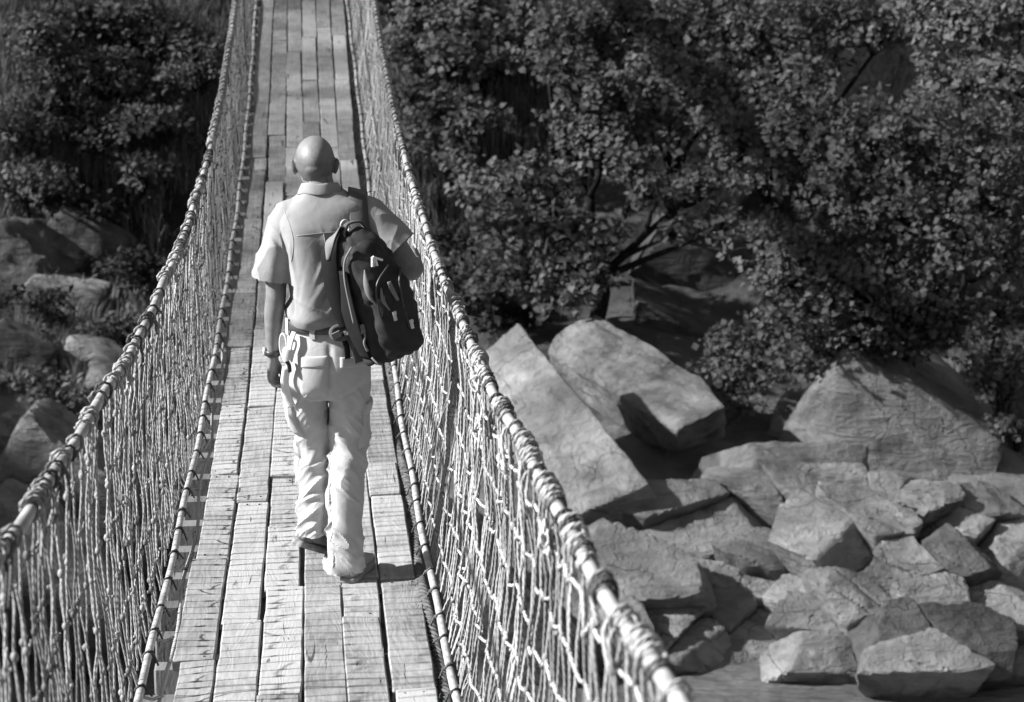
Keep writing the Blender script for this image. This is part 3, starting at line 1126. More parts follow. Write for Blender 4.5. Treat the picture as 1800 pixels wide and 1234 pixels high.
    for a, b, w, am in (((-0.135, -0.05, 1.46), (-0.105, -0.10, 1.33), 0.010, 0.010), ((-0.125, -0.10, 1.36), (-0.120, -0.12, 1.20), 0.011, 0.010),
                        ((-0.17, -0.03, 1.42), (-0.145, -0.07, 1.31), 0.009, 0.009), ((-0.20, -0.04, 1.38), (-0.165, -0.08, 1.32), 0.008, 0.007),
                        ((-0.112, -0.08, 1.42), (-0.138, -0.05, 1.25), 0.010, -0.014), ((-0.07, -0.13, 1.10), (0.02, -0.13, 1.24), 0.018, 0.010),
                        ((-0.10, -0.11, 1.08), (-0.05, -0.13, 1.16), 0.014, -0.010), ((0.01, -0.13, 1.10), (0.03, -0.13, 1.28), 0.012, 0.008),
                        ((0.04, -0.10, 1.44), (0.02, -0.12, 1.36), 0.02, 0.006), ((-0.12, -0.1, 1.07), (-0.13, -0.08, 1.16), 0.012, -0.012),
                        ((-0.09, -0.13, 1.09), (0.0, -0.13, 1.30), 0.010, 0.010), ((-0.06, -0.13, 1.07), (0.05, -0.13, 1.22), 0.009, -0.010),
                        ((-0.02, -0.13, 1.07), (0.06, -0.13, 1.16), 0.009, 0.009), ((-0.10, -0.12, 1.14), (-0.06, -0.12, 1.33), 0.011, -0.009)):
        up += am * seg_gauss(v, a, b, w)
    set_v(me, v + n * up[:, None])
    hl, hr = nz(np.array([-0.2, -0.1, -1.0])), nz(np.array([0.66, -0.22, -0.66]))
    cl, cr = np.array([-0.204, 0.002, 1.20]), np.array([0.288, -0.008, 1.319])

    def opening(c, nn):
        c, nn = np.array(c), np.array(nn)
        for h, cc in ((hl, cl), (hr, cr)):
            if (c - cc) @ h > 0.0 and np.linalg.norm(c - cc) < 0.13:
                return True
        return c[2] > 1.53 and nn[2] > 0.7
    cut_faces(me, opening)
    shirt = obj('shirt', me, M['shirt'], P, PO)
    so = shirt.modifiers.new('cloth', 'SOLIDIFY')
    so.thickness = 0.0022
    so.offset = -1
    v2, _ = get_v(me)
    bv = BVHTree.FromPolygons([tuple(q) for q in v2], [tuple(p.vertices) for p in me.polygons])

    def onto(bvh, c, d, lift=0.0):
        d = Vector(d).normalized()
        h = bvh.ray_cast(Vector(c) - d * 0.6, d)
        return np.array(h[0] - d * lift) if h[0] is not None else None

    def seam(bvh, pts, rad, mt, nm, parent):
        q = [onto(bvh, p, (0, 1, 0), rad * 0.3) for p in smooth_path([(a, 0, b) for a, b in pts], 6)]
        q = [k for k in q if k is not None]
        if len(q) > 2:
            s_ = MB()
            s_.tube(q, rad, 5)
            obj(nm, s_.mesh(nm, q[0]), mt, parent, PO + q[0])
    dseam = mat_cloth('shirt_seam', 0.30)
    seam(bv, [(-0.10, 1.392), (-0.05, 1.396), (0.01, 1.398), (0.10, 1.396)], 0.0016, dseam, 'yoke_seam', shirt)
    seam(bv, [(0.000, 1.395), (0.006, 1.36), (0.012, 1.30)], 0.0014, dseam, 'pleat_seam', shirt)
    seam(bv, [(0.036, 1.395), (0.030, 1.36), (0.022, 1.29)], 0.0014, dseam, 'pleat_seam', shirt)
    seam(bv, [(-0.145, 1.47), (-0.122, 1.42), (-0.112, 1.36), (-0.124, 1.28)], 0.0016, dseam, 'armhole_seam', shirt)
    # collar: a folded band
    mb = MB()
    a = np.arange(44) * 2 * math.pi / 44
    rings = []
    for rx, ry, z, fr in ((0.086, 0.080, 1.526, 0.010), (0.083, 0.078, 1.538, 0.004), (0.070, 0.069, 1.564, -0.004), (0.0665, 0.066, 1.568, -0.006), (0.063, 0.063, 1.563, -0.006), (0.061, 0.061, 1.525, 0.0)):
        front = (np.sin(a) + 1) / 2
        rings.append(np.stack([-0.009 + rx * np.cos(a), 0.046 + ry * np.sin(a), z - front ** 2 * (0.045 + fr) + 0.002 * np.sin(5 * a)], -1))
    mb.loft(rings, True, False)
    c = np.array([-0.009, 0.046, 1.55])
    cm = mb.mesh('collar', c)
    co = obj('collar', cm, M['shirt'], shirt, PO + c)
    q = co.modifiers.new('cloth', 'SOLIDIFY')
    q.thickness = 0.002
    q = co.modifiers.new('sub', 'SUBSURF')
    q.levels = q.render_levels = 1
    # ---------- trousers
    mb = MB()
    zloft(mb, [(1.05, 0.010, 0.0, 0.150, 0.112), (1.00, 0.010, -0.004, 0.155, 0.122), (0.93, 0.008, -0.010, 0.161, 0.133), (0.86, 0.008, -0.014, 0.162, 0.134),
               (0.80, 0.008, -0.010, 0.157, 0.126), (0.745, 0.008, 0.0, 0.140, 0.100)], 48)
    limb(mb, [(0.088, -0.008, 0.88, 0.080, 0.114), (0.088, 0.0, 0.74, 0.079, 0.102), (0.083, 0.022, 0.62, 0.074, 0.088), (0.077, 0.030, 0.52, 0.074, 0.080), (0.066, 0.008, 0.37, 0.073, 0.084),
              (0.055, -0.014, 0.21, 0.072, 0.082), (0.048, -0.022, 0.11, 0.075, 0.084), (0.046, -0.026, 0.048, 0.078, 0.088), (0.045, -0.028, 0.012, 0.079, 0.089)], 40)
    limb(mb, [(-0.076, -0.008, 0.88, 0.079, 0.114), (-0.076, 0.022, 0.74, 0.076, 0.102), (-0.067, 0.072, 0.61, 0.071, 0.086), (-0.058, 0.104, 0.51, 0.067, 0.080), (-0.060, 0.082, 0.38, 0.061, 0.076),
              (-0.066, 0.040, 0.26, 0.055, 0.068), (-0.072, 0.020, 0.20, 0.056, 0.066), (-0.078, 0.004, 0.15, 0.057, 0.067)], 40)
    me = remesh('trousers', mb, 0.005, 6)
    v, n = get_v(me)
    lw = sstep(0.86, 0.74, v[:, 2])
    sg = np.where(v[:, 0] > 0.008, 1.0, -1.0)
    kz = np.exp(-((v[:, 2] - 0.56) / 0.16) ** 2) + 1.25 * np.exp(-((v[:, 2] - np.where(sg > 0, 0.10, 0.27)) / 0.11) ** 2) + 0.45
    g1 = np.stack([v[:, 0] * 9, v[:, 1] * 9, v[:, 2] * 17 + sg * v[:, 0] * 16 + v[:, 1] * 9], -1)
    up = lw * kz * (0.0120 * ((1 - np.abs(vnoise(g1))) ** 3 - 0.35) + 0.0020 * (1 - 2.2 * np.abs(vnoise(g1 * 1.9 + 5.0))))
    g2 = np.stack([v[:, 0] * 22, v[:, 1] * 20, v[:, 2] * 30 + v[:, 0] * 14], -1)
    up += 0.0014 * kz * lw * vnoise(g2)
    g3 = np.stack([v[:, 0] * 14 + v[:, 2] * 9, v[:, 1] * 9, v[:, 2] * 9], -1)
    up += 0.004 * vnoise(g3)
    for a_, b_, w, am in (((0.012, -0.13, 0.98), (0.012, -0.14, 0.80), 0.012, -0.012), ((0.03, -0.12, 0.77), (0.13, -0.10, 0.83), 0.014, 0.010),
                          ((0.03, -0.11, 0.73), (0.12, -0.09, 0.79), 0.012, 0.009), ((0.04, -0.10, 0.68), (0.13, -0.06, 0.73), 0.012, 0.009),
                          ((-0.02, -0.10, 0.70), (-0.10, -0.09, 0.80), 0.015, 0.008), ((0.0, -0.02, 0.07), (0.12, -0.09, 0.11), 0.014, 0.012),
                          ((0.0, -0.08, 0.14), (0.12, -0.06, 0.19), 0.013, 0.010), ((0.02, -0.1, 0.045), (0.11, -0.08, 0.03), 0.010, 0.006)):
        up += am * seg_gauss(v, a_, b_, w)
    v = v + n * np.clip(up, -0.024, 0.022)[:, None]
    set_v(me, v)
    tl = nz(np.array([-0.05, -0.1, -1.0]))
    cut_faces(me, lambda c, nn: (c[2] < 0.050 + 0.10 * (c[1] + 0.03)) or (c[0] < -0.012 and 0.10 < c[2] < 0.198 + 0.25 * (c[1] - 0.02)) or (c[2] > 1.035 and nn[2] > 0.7))
    tr = obj('trousers', me, M['trousers'], P, PO)
    so = tr.modifiers.new('cloth', 'SOLIDIFY')
    so.thickness = 0.0025
    so.offset = -1
    v2, _ = get_v(me)
    bt = BVHTree.FromPolygons([tuple(q) for q in v2], [tuple(p.vertices) for p in me.polygons])

    def patch(bvh, c, u, w, d, hu, hw, lift, nm, mt, parent, puff=0.0, shape=None, nu=9, nw=9):
        """a pocket or flap: a grid projected onto the cloth with a rim of its own"""
        u, w = nz(u), nz(w)
        g = []
        for j in range(nw):
            for i in range(nu):
                a_, b_ = 2 * i / (nu - 1) - 1, 2 * j / (nw - 1) - 1
                aa, bb = (a_, b_) if shape is None else shape(a_, b_)
                p = np.asarray(c, float) + u * hu * aa + w * hw * bb
                edge = (1 - a_ ** 2) * (1 - b_ ** 2)
                h = onto(bvh, p, d, lift + puff * edge ** 0.5)
                g.append(h if h is not None else np.array([np.nan] * 3))
        g = np.array(g)
        if np.isnan(g).any():
            ok = g[~np.isnan(g[:, 0])]
            g[np.isnan(g[:, 0])] = ok.mean(0)
        m_ = MB()
        dn = nz(np.asarray(d, float))
        back = g + dn * (lift + 0.004)
        idx = np.arange(nu * nw).reshape(nw, nu)
        fs = []
        for j in range(nw - 1):
            for i in range(nu - 1):
                fs.append([idx[j, i], idx[j, i + 1], idx[j + 1, i + 1], idx[j + 1, i]])
        rim = list(idx[0, :]) + list(idx[1:, -1]) + list(idx[-1, ::-1][1:]) + list(idx[::-1, 0][1:-1])
        k0 = nu * nw
        rb = back[rim]
        for i in range(len(rim)):
            j = (i + 1) % len(rim)
            fs.append([rim[j], rim[i], k0 + i, k0 + j])
        m_.add(np.vstack([g, rb]), fs)
        mesh = m_.mesh(nm, c)
        return obj(nm, mesh, mt, parent, PO + np.asarray(c, float))

    X, Z, B = np.array([1.0, 0, 0]), np.array([0, 0, 1.0]), np.array([0, 1.0, 0])
    pk = patch(bt, (-0.048, -0.1, 0.845), X, Z, B, 0.055, 0.075, 0.0025, 'back_pocket', M['trousers'], tr,
               shape=lambda a, b: (a * (1 - 0.05 * (b < -0.6)), b - 0.12 * (1 - abs(a)) * (b < -0.9)))
    patch(bt, (-0.044, -0.1, 0.912), nz([1, 0, 0.06]), Z, B, 0.054, 0.020, 0.005, 'pocket_flap', M['trousers'], tr, 0.002)
    patch(bt, (0.10, -0.1, 0.905), nz([1, 0, -0.06]), Z, B, 0.050, 0.020, 0.004, 'pocket_flap', M['trousers'], tr, 0.002)
    patch(bt, (0.16, 0.0, 0.62), nz([0.6, 0.8, 0]), Z, (-0.8, 0.6, 0), 0.065, 0.085, 0.004, 'cargo_pocket', M['trousers'], tr, 0.008)
    patch(bt, (0.16, 0.0, 0.70), nz([0.6, 0.8, 0]), Z, (-0.8, 0.6, 0), 0.068, 0.024, 0.009, 'pocket_flap', M['trousers'], tr, 0.007)
    patch(bt, (-0.14, 0.03, 0.66), nz([0.7, -0.7, 0]), Z, (0.75, 0.66, 0), 0.060, 0.085, 0.006, 'cargo_pocket', M['trousers'], tr, 0.016)
    patch(bt, (-0.14, 0.03, 0.755), nz([0.7, -0.7, -0.25]), Z, (0.75, 0.66, 0), 0.066, 0.028, 0.014, 'pocket_flap', M['trousers'], tr, 0.011)
    # belt and its loops
    mb = MB()
    a = np.arange(60) * 2 * math.pi / 60
    ca, sa = np.sign(np.cos(a)) * np.abs(np.cos(a)) ** (2 / 2.3), np.sign(np.sin(a)) * np.abs(np.sin(a)) ** (2 / 2.3)
    rr = []
    for k, z in ((0.0015, 1.012), (0.0055, 1.014), (0.0055, 1.050), (0.0015, 1.052)):
        rr.append(np.stack([0.010 + (0.154 + k) * ca, -0.004 + (0.121 + k) * sa, np.full(60, z)], -1))
    mb.loft(rr, True, False)
    c = np.array([0.01, 0, 1.03])
    belt = obj('belt', mb.mesh('belt', c), M['belt'], P, PO + c)
    mb = MB()
    for k in range(1):
        mb.box((0.012, 0.123, 1.031), (0.026, 0.004, 0.021))
        mb.box((0.012, 0.128, 1.031), (0.018, 0.002, 0.013))
    obj('buckle', mb.mesh('buckle', (0.012, 0.125, 1.031), False), M['metal'], belt, PO + (0.012, 0.125, 1.031))
    for x, y in ((-0.052, -0.125), (0.10, -0.108), (-0.142, -0.05), (0.16, -0.04), (-0.09, 0.105), (0.11, 0.105)):
        mb = MB()
        nn = nz(np.array([(x - 0.01) / 0.157 ** 2, (y + 0.004) / 0.121 ** 2, 0]))
        t = np.array([-nn[1], nn[0], 0])
        ex = 1.0 / math.sqrt(((x - 0.01) / 0.1645) ** 2 + ((y + 0.004) / 0.1285) ** 2)
        p = np.array([0.01 + (x - 0.01) * ex, -0.004 + (y + 0.004) * ex, 1.028])
        mb.box(p + nn * 0.001, (0.010, 0.0022, 0.032), [t, nn, Z])
        obj('belt_loop', mb.mesh('belt_loop', p, False), M['trousers'], tr, PO + p)

    # ---------- shoes
    def shoe(heel, d, up):
        heel, d, up = np.asarray(heel, float), nz(d), np.asarray(up, float)
        up = nz(up - d * (up @ d))
        sd_ = np.cross(d, up)
        a_ = np.arange(24) * 2 * math.pi / 24
        U = MB()
        rings = []
        for s, w, h0, h1 in ((0.000, 0.012, 0.03, 0.07), (0.006, 0.026, 0.020, 0.090), (0.03, 0.034, 0.018, 0.100), (0.07, 0.036, 0.018, 0.104), (0.105, 0.037, 0.018, 0.094), (0.14, 0.041, 0.018, 0.078),
                             (0.19, 0.047, 0.018, 0.062), (0.23, 0.045, 0.018, 0.050), (0.258, 0.036, 0.018, 0.042), (0.274, 0.018, 0.020, 0.034)):
            ctr = heel + d * s + up * (h0 + h1) / 2
            cc, ss = np.sign(np.cos(a_)) * np.abs(np.cos(a_)) ** 0.85, np.sign(np.sin(a_)) * np.abs(np.sin(a_)) ** 0.8
            rings.append(ctr + cc[:, None] * sd_ * w + ss[:, None] * up * (h1 - h0) / 2)
        rk = np.array(rings)
        ks = smooth_path(rk.reshape(len(rk), -1), 3).reshape(-1, 24, 3)
        U.loft(ks)
        o_ = obj('shoe', U.mesh('shoe', heel), M['shoe'], P, PO + heel)
        S = MB()
        out = []
        for s in np.linspace(0, 1, 40):
            pass
        prof = [(-0.006, 0.0), (-0.004, 0.018), (0.006, 0.030), (0.03, 0.038), (0.07, 0.040), (0.105, 0.040), (0.14, 0.045), (0.19, 0.052), (0.23, 0.050), (0.260, 0.040), (0.277, 0.022), (0.281, 0.0)]
        prof = smooth_path(prof, 3)
        loop = [heel + d * s + sd_ * w for s, w in prof] + [heel + d * s - sd_ * w for s, w in prof[::-1][1:-1]]
        loop = np.array(loop)
        S.loft([loop + up * 0.003, loop + up * 0.000 + (loop.mean(0) - loop) * 0.02, loop + up * 0.0][::-1] + [loop + up * 0.022, loop + up * 0.026 + (loop.mean(0) - loop) * 0.05])
        obj('sole', S.mesh('sole', heel), M['sole'], o_, PO + heel)
        T = MB()                                        # laces
        for k in range(4):
            q = heel + d * (0.125 + 0.018 * k) + up * (0.088 - 0.0075 * k)
            T.tube(smooth_path([q - sd_ * 0.022 - up * 0.006, q + up * 0.002, q + sd_ * 0.022 - up * 0.006 + d * 0.01], 3), 0.002, 5)
        obj('lace', T.mesh('lace', heel), M['white_nylon'], o_, PO + heel)
        H = MB()                                        # heel counter
        rg = []
        for h in (0.028, 0.05, 0.072):
            arc = np.linspace(-1.9, 1.9, 17)
            rg.append([heel + d * (0.036 - 0.038 * math.cos(t_)) + sd_ * 0.0365 * math.sin(t_) * (1 - (h - 0.028) * 1.5) + up * h for t_ in arc])
        H.loft(rg, False, False)
        q = obj('heel_counter', H.mesh('heel_counter', heel), M['grey_trim'], o_, PO + heel)
        so_ = q.modifiers.new('t', 'SOLIDIFY')
        so_.thickness = 0.003
    shoe((0.062, -0.100, 0.002), (math.sin(R(17)), math.cos(R(17)), 0.0), (0, 0, 1))
    shoe((-0.135, -0.020, 0.140), (0.60, 0.66, -0.45), (0.30, 0.20, 0.93))
    # ---------- wristwatch
    mb = MB()
    wc, wd = np.array([-0.2018, 0.0285, 0.908]), nz(np.array([0.02, -0.12, 1.0]))
    e1 = nz(np.cross([0, 1, 0], wd))
    e2 = np.cross(wd, e1)
    a = np.arange(28) * 2 * math.pi / 28
    rr = [wc + wd * z + np.cos(a)[:, None] * e1 * (0.0275 + k) + np.sin(a)[:, None] * e2 * (0.0325 + k) for z, k in ((-0.011, 0), (-0.010, 0.003), (0.010, 0.003), (0.011, 0))]
    mb.loft(rr, True, False)
    wt = obj('wristwatch', mb.mesh('wristwatch', wc), M['dark_plastic'], P, PO + wc)
    mb = MB()
    fc = wc - e1 * 0.031
    if fc[0] > wc[0]:
        fc = wc + e1 * 0.031
    mb.tube([fc + (0.004, 0, 0), fc - (0.006, 0, 0)], 0.016, 18)
    obj('watch_face', mb.mesh('watch_face', fc), M['metal'], wt, PO + fc)
    return P, bt, bv


person, trouser_bvh, shirt_bvh = build_person()


# ================================================================== BACKPACK (slung on the right shoulder)
def build_pack():
    BC = np.array([0.180, -0.215, 1.190])
    w = nz(np.array([-0.235, 0.02, 1.0]))                   # long axis, leaning
    nrm = np.array([math.sin(R(30)), -math.cos(R(30)), 0.0])   # outward
    nrm = nz(nrm - w * (nrm @ w))
    u = np.cross(nrm, w)
    u = u if u[0] > 0 else -u                                # to the right as seen from behind
    K = obj('backpack', None, origin=PO + BC, label='dark backpack with two zipped pockets hanging from the man\'s right shoulder', cat='backpack')

    def L(a, b, c):
        return BC + (u * a + nrm * b) * 0.94 + w * c * 0.97

    def pod(keys, n=44, exp=2.6, sub=6):
        """keys (c, a0, b0, ra, rb) rings across the long axis"""
        k = interp_keys(keys, sub)
        ang = np.arange(n) * 2 * math.pi / n
        ca, sa = np.cos(ang), np.sin(ang)
        ca, sa = np.sign(ca) * np.abs(ca) ** (2 / exp), np.sign(sa) * np.abs(sa) ** (2 / exp)
        m = MB()
        m.loft([np.array([L(q[1] + q[3] * x, q[2] + q[4] * y, q[0]) for x, y in zip(ca, sa)]) for q in k])
        return m

    def put(nm, m, mt, parent, wr=0.0):
        me = m.mesh(nm, BC)
        if wr:
            v, n = get_v(me)
            me.update()
            v = v + n * (wr * (0.7 * fbm(v * np.array([16, 16, 9]) + 3.1, 3) + 0.9 * ((1 - np.abs(vnoise(v * np.array([22, 22, 26]) + v[:, [2, 0, 1]] * 9))) ** 3 - 0.35)))[:, None]
            set_v(me, v)
        return obj(nm, me, mt, parent, PO + BC)

    main = put('main_compartment', pod([(-0.262, 0.0, 0.0, 0.05, 0.03), (-0.258, 0.0, 0.0, 0.085, 0.060), (-0.235, 0.0, 0.0, 0.112, 0.082), (-0.15, 0.0, 0.0, 0.122, 0.094), (0.0, 0.0, 0.0, 0.122, 0.092),
                                        (0.11, -0.004, -0.004, 0.114, 0.084), (0.19, -0.012, -0.012, 0.098, 0.068), (0.235, -0.02, -0.02, 0.072, 0.048), (0.252, -0.024, -0.026, 0.04, 0.026), (0.256, -0.024, -0.028, 0.01, 0.008)]),
               M['pack'], K, 0.015)
    low = put('front_pocket', pod([(-0.248, 0.022, 0.060, 0.03, 0.03), (-0.238, 0.022, 0.060, 0.075, 0.055), (-0.20, 0.022, 0.070, 0.096, 0.072), (-0.10, 0.022, 0.072, 0.100, 0.074), (0.0, 0.026, 0.068, 0.094, 0.066),
                                   (0.065, 0.032, 0.062, 0.078, 0.050), (0.10, 0.036, 0.056, 0.05, 0.032), (0.112, 0.036, 0.052, 0.012, 0.01)], 40), M['pack'], K, 0.012)
    upp = put('upper_pocket', pod([(-0.02, -0.004, 0.060, 0.03, 0.02), (0.0, -0.004, 0.062, 0.078, 0.046), (0.05, -0.006, 0.062, 0.092, 0.052), (0.11, -0.008, 0.052, 0.090, 0.048), (0.17, -0.014, 0.036, 0.078, 0.042),
                                   (0.212, -0.020, 0.018, 0.05, 0.03), (0.225, -0.022, 0.012, 0.012, 0.01)], 40), M['pack'], K, 0.012)

    def bar(nm, pts, rad, mt, parent, flat=None, n=8, sub=6):
        m = MB()
        q = smooth_path(pts, sub)
        m.tube(q, rad, n, True, flat)
        return obj(nm, m.mesh(nm, q[0]), mt, parent, PO + q[0])

    def ribbon(nm, pts, side, half, thick, mt, parent, sub=8):
        """flat webbing: side = across vector (one for each key point or a single one)"""
        p = smooth_path(pts, sub)
        sv = np.asarray(side, float)
        sv = smooth_path(sv, sub) if sv.ndim == 2 else np.repeat(sv[None], len(p), 0)
        hv = np.broadcast_to(np.asarray(half, float), (len(pts),))
        hv = smooth_path(np.stack([hv, hv, hv], -1), sub)[:, 0]
        t = nz(np.gradient(p, axis=0))
        sv = nz(sv - t * (sv * t).sum(1, keepdims=True))
        nn = np.cross(t, sv)
        m = MB()
        rg = []
        for i in range(len(p)):
            s, q = sv[i] * hv[i], nn[i] * thick / 2
            rg.append([p[i] - s - q * 0.4, p[i] - s * 0.9 - q, p[i] + s * 0.9 - q, p[i] + s - q * 0.4, p[i] + s + q * 0.4, p[i] + s * 0.9 + q, p[i] - s * 0.9 + q, p[i] - s + q * 0.4])
        m.loft(rg)
        return obj(nm, m.mesh(nm, p[0]), mt, parent, PO + p[0])

    # light piping down the left edge and round the upper pocket
    bar('piping', [L(-0.075, 0.06, 0.215), L(-0.112, 0.045, 0.17), L(-0.130, 0.04, 0.10), L(-0.136, 0.038, 0.0), L(-0.137, 0.035, -0.07)], 0.0042, M['grey_trim'], main)
    ribbon('trim_panel', [L(-0.066, 0.098, 0.125), L(-0.082, 0.112, 0.075), L(-0.086, 0.120, 0.03), L(-0.070, 0.125, -0.01)], u * 0.7 + nrm * 0.5, [0.002, 0.010, 0.008, 0.002], 0.004, M['grey_trim'], upp)
    ribbon('trim_panel', [L(-0.030, 0.125, 0.045), L(-0.040, 0.134, 0.0), L(-0.026, 0.142, -0.045)], u, [0.002, 0.007, 0.002], 0.004, M['grey_trim'], low)
    ribbon('puller_tab', [L(0.012, 0.122, 0.055), L(0.012, 0.134, 0.02), L(0.018, 0.146, -0.02)], u, [0.008, 0.009, 0.006], 0.004, M['grey_trim'], low)
    # zips: dark lines with metal pulls
    bar('zip', [L(-0.055, 0.122, -0.11), L(-0.066, 0.128, -0.03), L(-0.045, 0.125, 0.06), L(0.03, 0.118, 0.115)], 0.004, M['dark_plastic'], low)
    bar('zip', [L(0.040, 0.144, -0.14), L(0.036, 0.142, -0.05), L(0.052, 0.130, 0.04), L(0.09, 0.10, 0.085)], 0.004, M['dark_plastic'], low)
    for a, b, c in ((-0.014, 0.146, -0.072), (0.048, 0.149, -0.125)):
        m = MB()
        m.box(L(a, b, c), (0.006, 0.0025, 0.017), [u, nrm, w])
        m.box(L(a, b + 0.003, c + 0.012), (0.0075, 0.003, 0.006), [u, nrm, w])
        obj('zip_pull', m.mesh('zip_pull', L(a, b, c), False), M['metal'], low, PO + L(a, b, c))
    # the white mark on the upper pocket: two slanting strokes meeting at a peak
    m = MB()
    for p0, p1, h in (((-0.030, 0.100, 0.126), (-0.016, 0.094, 0.160), 0.0075), ((-0.016, 0.094, 0.160), (0.020, 0.096, 0.136), 0.0055), ((-0.010, 0.098, 0.150), (-0.012, 0.101, 0.124), 0.0052)):
        a_, b_ = L(*p0), L(*p1)
        d = nz(b_ - a_)
        m.box((a_ + b_) / 2 + nrm * 0.003, (np.linalg.norm(b_ - a_) / 2, h * 0.7, 0.004), [d, np.cross(nrm, d), nrm])
    obj('emblem', m.mesh('emblem', L(-0.01, 0.1, 0.14), False), M['white_mark'], upp, PO + L(-0.01, 0.1, 0.14))
    m = MB()
    a_, b_ = L(0.098, 0.105, 0.012), L(0.108, 0.100, 0.032)
    m.box((a_ + b_) / 2, (0.012, 0.004, 0.004), [nz(b_ - a_), np.cross(nrm, nz(b_ - a_)), nrm])
    obj('small_emblem', m.mesh('small_emblem', a_, False), M['grey_trim'], low, PO + a_)
    # haul loop
    ribbon('haul_loop', [L(-0.045, -0.03, 0.245), L(-0.03, -0.02, 0.285), L(0.03, -0.02, 0.275), L(0.055, -0.03, 0.225)], nrm, 0.012, 0.008, M['strap'], K)
    # strap in use: over the right shoulder
    sv = [(1, 0.0, 0), (1, 0.05, 0), (1, 0.1, 0), (1, 0.15, 0.1), (1, 0.2, 0.1), (1, 0.2, 0.1)]
    def drape(x, y, lift=0.010):
        h = shirt_bvh.ray_cast(Vector((x, y, 2.0)), Vector((0, 0, -1)))
        return np.array(h[0]) + (0, 0, lift) if h[0] is not None else np.array([x, y, 1.4])
    ribbon('shoulder_strap', [L(-0.035, -0.045, 0.225), drape(0.136, -0.075) + (0, -0.014, -0.004), drape(0.133, -0.045), drape(0.130, 0.0), drape(0.130, 0.05), drape(0.135, 0.095) + (0, 0.012, 0), (0.160, 0.160, 1.36), (0.19, 0.165, 1.26), (0.225, 0.07, 1.14), L(0.06, -0.10, -0.10)],
           [(1, 0, -0.35)] * 5 + [(1, 0, -0.2)] * 2 + [(0.9, 0.1, 0.3)] * 2 + [(0.8, 0.2, 0.5)], [0.024, 0.034, 0.036, 0.036, 0.036, 0.035, 0.033, 0.03, 0.022, 0.015], 0.011, M['strap'], K)
    # strap hanging loose on the left: pale outside at the top, dark inside
    lo = [L(-0.055, -0.03, 0.225), (0.062, -0.205, 1.418), (0.028, -0.235, 1.385), (0.018, -0.245, 1.320), (0.030, -0.245, 1.22), (0.052, -0.235, 1.13), (0.070, -0.22, 1.065)]
    ribbon('loose_strap', lo, [(0.25, -0.3, 1.0), (0.45, -0.35, 0.8), (0.75, -0.5, 0.5), (0.9, -0.5, 0.2), (0.9, -0.5, 0.25), (0.9, -0.5, 0.25), (0.9, -0.5, 0.25)], [0.022, 0.030, 0.033, 0.034, 0.033, 0.028, 0.020], 0.012, M['pack2'], K)
    lo2 = [np.asarray(p, float) + np.array([-0.006, -0.004, 0.010]) for p in lo[:4]]
    ribbon('strap_binding', lo2, [(0.25, -0.3, 1.0), (0.45, -0.35, 0.8), (0.75, -0.5, 0.5), (0.9, -0.5, 0.2)], [0.020, 0.026, 0.022, 0.006], 0.006, M['grey_trim'], K)
    ribbon('side_panel', [L(-0.118, 0.015, 0.13), L(-0.132, 0.01, 0.0), L(-0.130, 0.01, -0.12), L(-0.112, 0.01, -0.22)], nrm, [0.03, 0.05, 0.05, 0.035], 0.010, M['pack2'], main)
    # adjuster loops and tails below
    c0 = np.array([0.058, -0.215, 1.045])
    th = np.linspace(0, 2 * math.pi, 15)
    bar('strap_loop', [c0 + np.array([-0.006 + 0.034 * math.cos(t), 0.015 * math.sin(t), 0.022 * math.sin(t)]) for t in th], 0.009, M['strap'], K, 0.5, 8, 3)
    m = MB()
    m.box(c0 + (-0.020, -0.016, -0.006), (0.016, 0.004, 0.012), [nz([1, 0.2, 0.4]), nz([0, 1, 0]), nz([-0.4, 0, 1])])
    obj('buckle', m.mesh('buckle', c0, False), M['grey_trim'], K, PO + c0)
    ribbon('strap_tail', [c0 + (0.0, 0, 0.0), c0 + (0.016, -0.008, -0.05), c0 + (0.020, -0.006, -0.100)], (1, 0.2, 0.2), 0.011, 0.004, M['pack2'], K)
    ribbon('strap_tail', [c0 + (0.020, 0.0, 0.01), c0 + (0.045, -0.012, -0.05), c0 + (0.062, -0.008, -0.115)], (1, 0.2, 0.35), 0.016, 0.004, M['strap'], K)
    bar('cord', [L(-0.125, 0.045, -0.09), L(-0.118, 0.062, -0.12), L(-0.128, 0.060, -0.15), L(-0.120, 0.055, -0.185)], 0.0048, M['grey_trim'], K)
    bar('cord', [L(-0.110, 0.055, -0.215), L(-0.100, 0.072, -0.240), L(-0.082, 0.070, -0.252)], 0.004, M['grey_trim'], K)
    m = MB()
    m.box(L(-0.122, 0.058, -0.095), (0.010, 0.006, 0.016), [u, nrm, w])
    obj('buckle', m.mesh('buckle', L(-0.122, 0.058, -0.095), False), M['grey_trim'], K, PO + L(-0.122, 0.058, -0.095))
    bar('ring', [np.array([0.078, -0.165, 1.435]) + np.array([0.016 * math.cos(t), 0.004 * math.sin(2 * t), 0.024 * math.sin(t)]) for t in th], 0.0035, M['metal'], K, None, 6, 3)


build_pack()


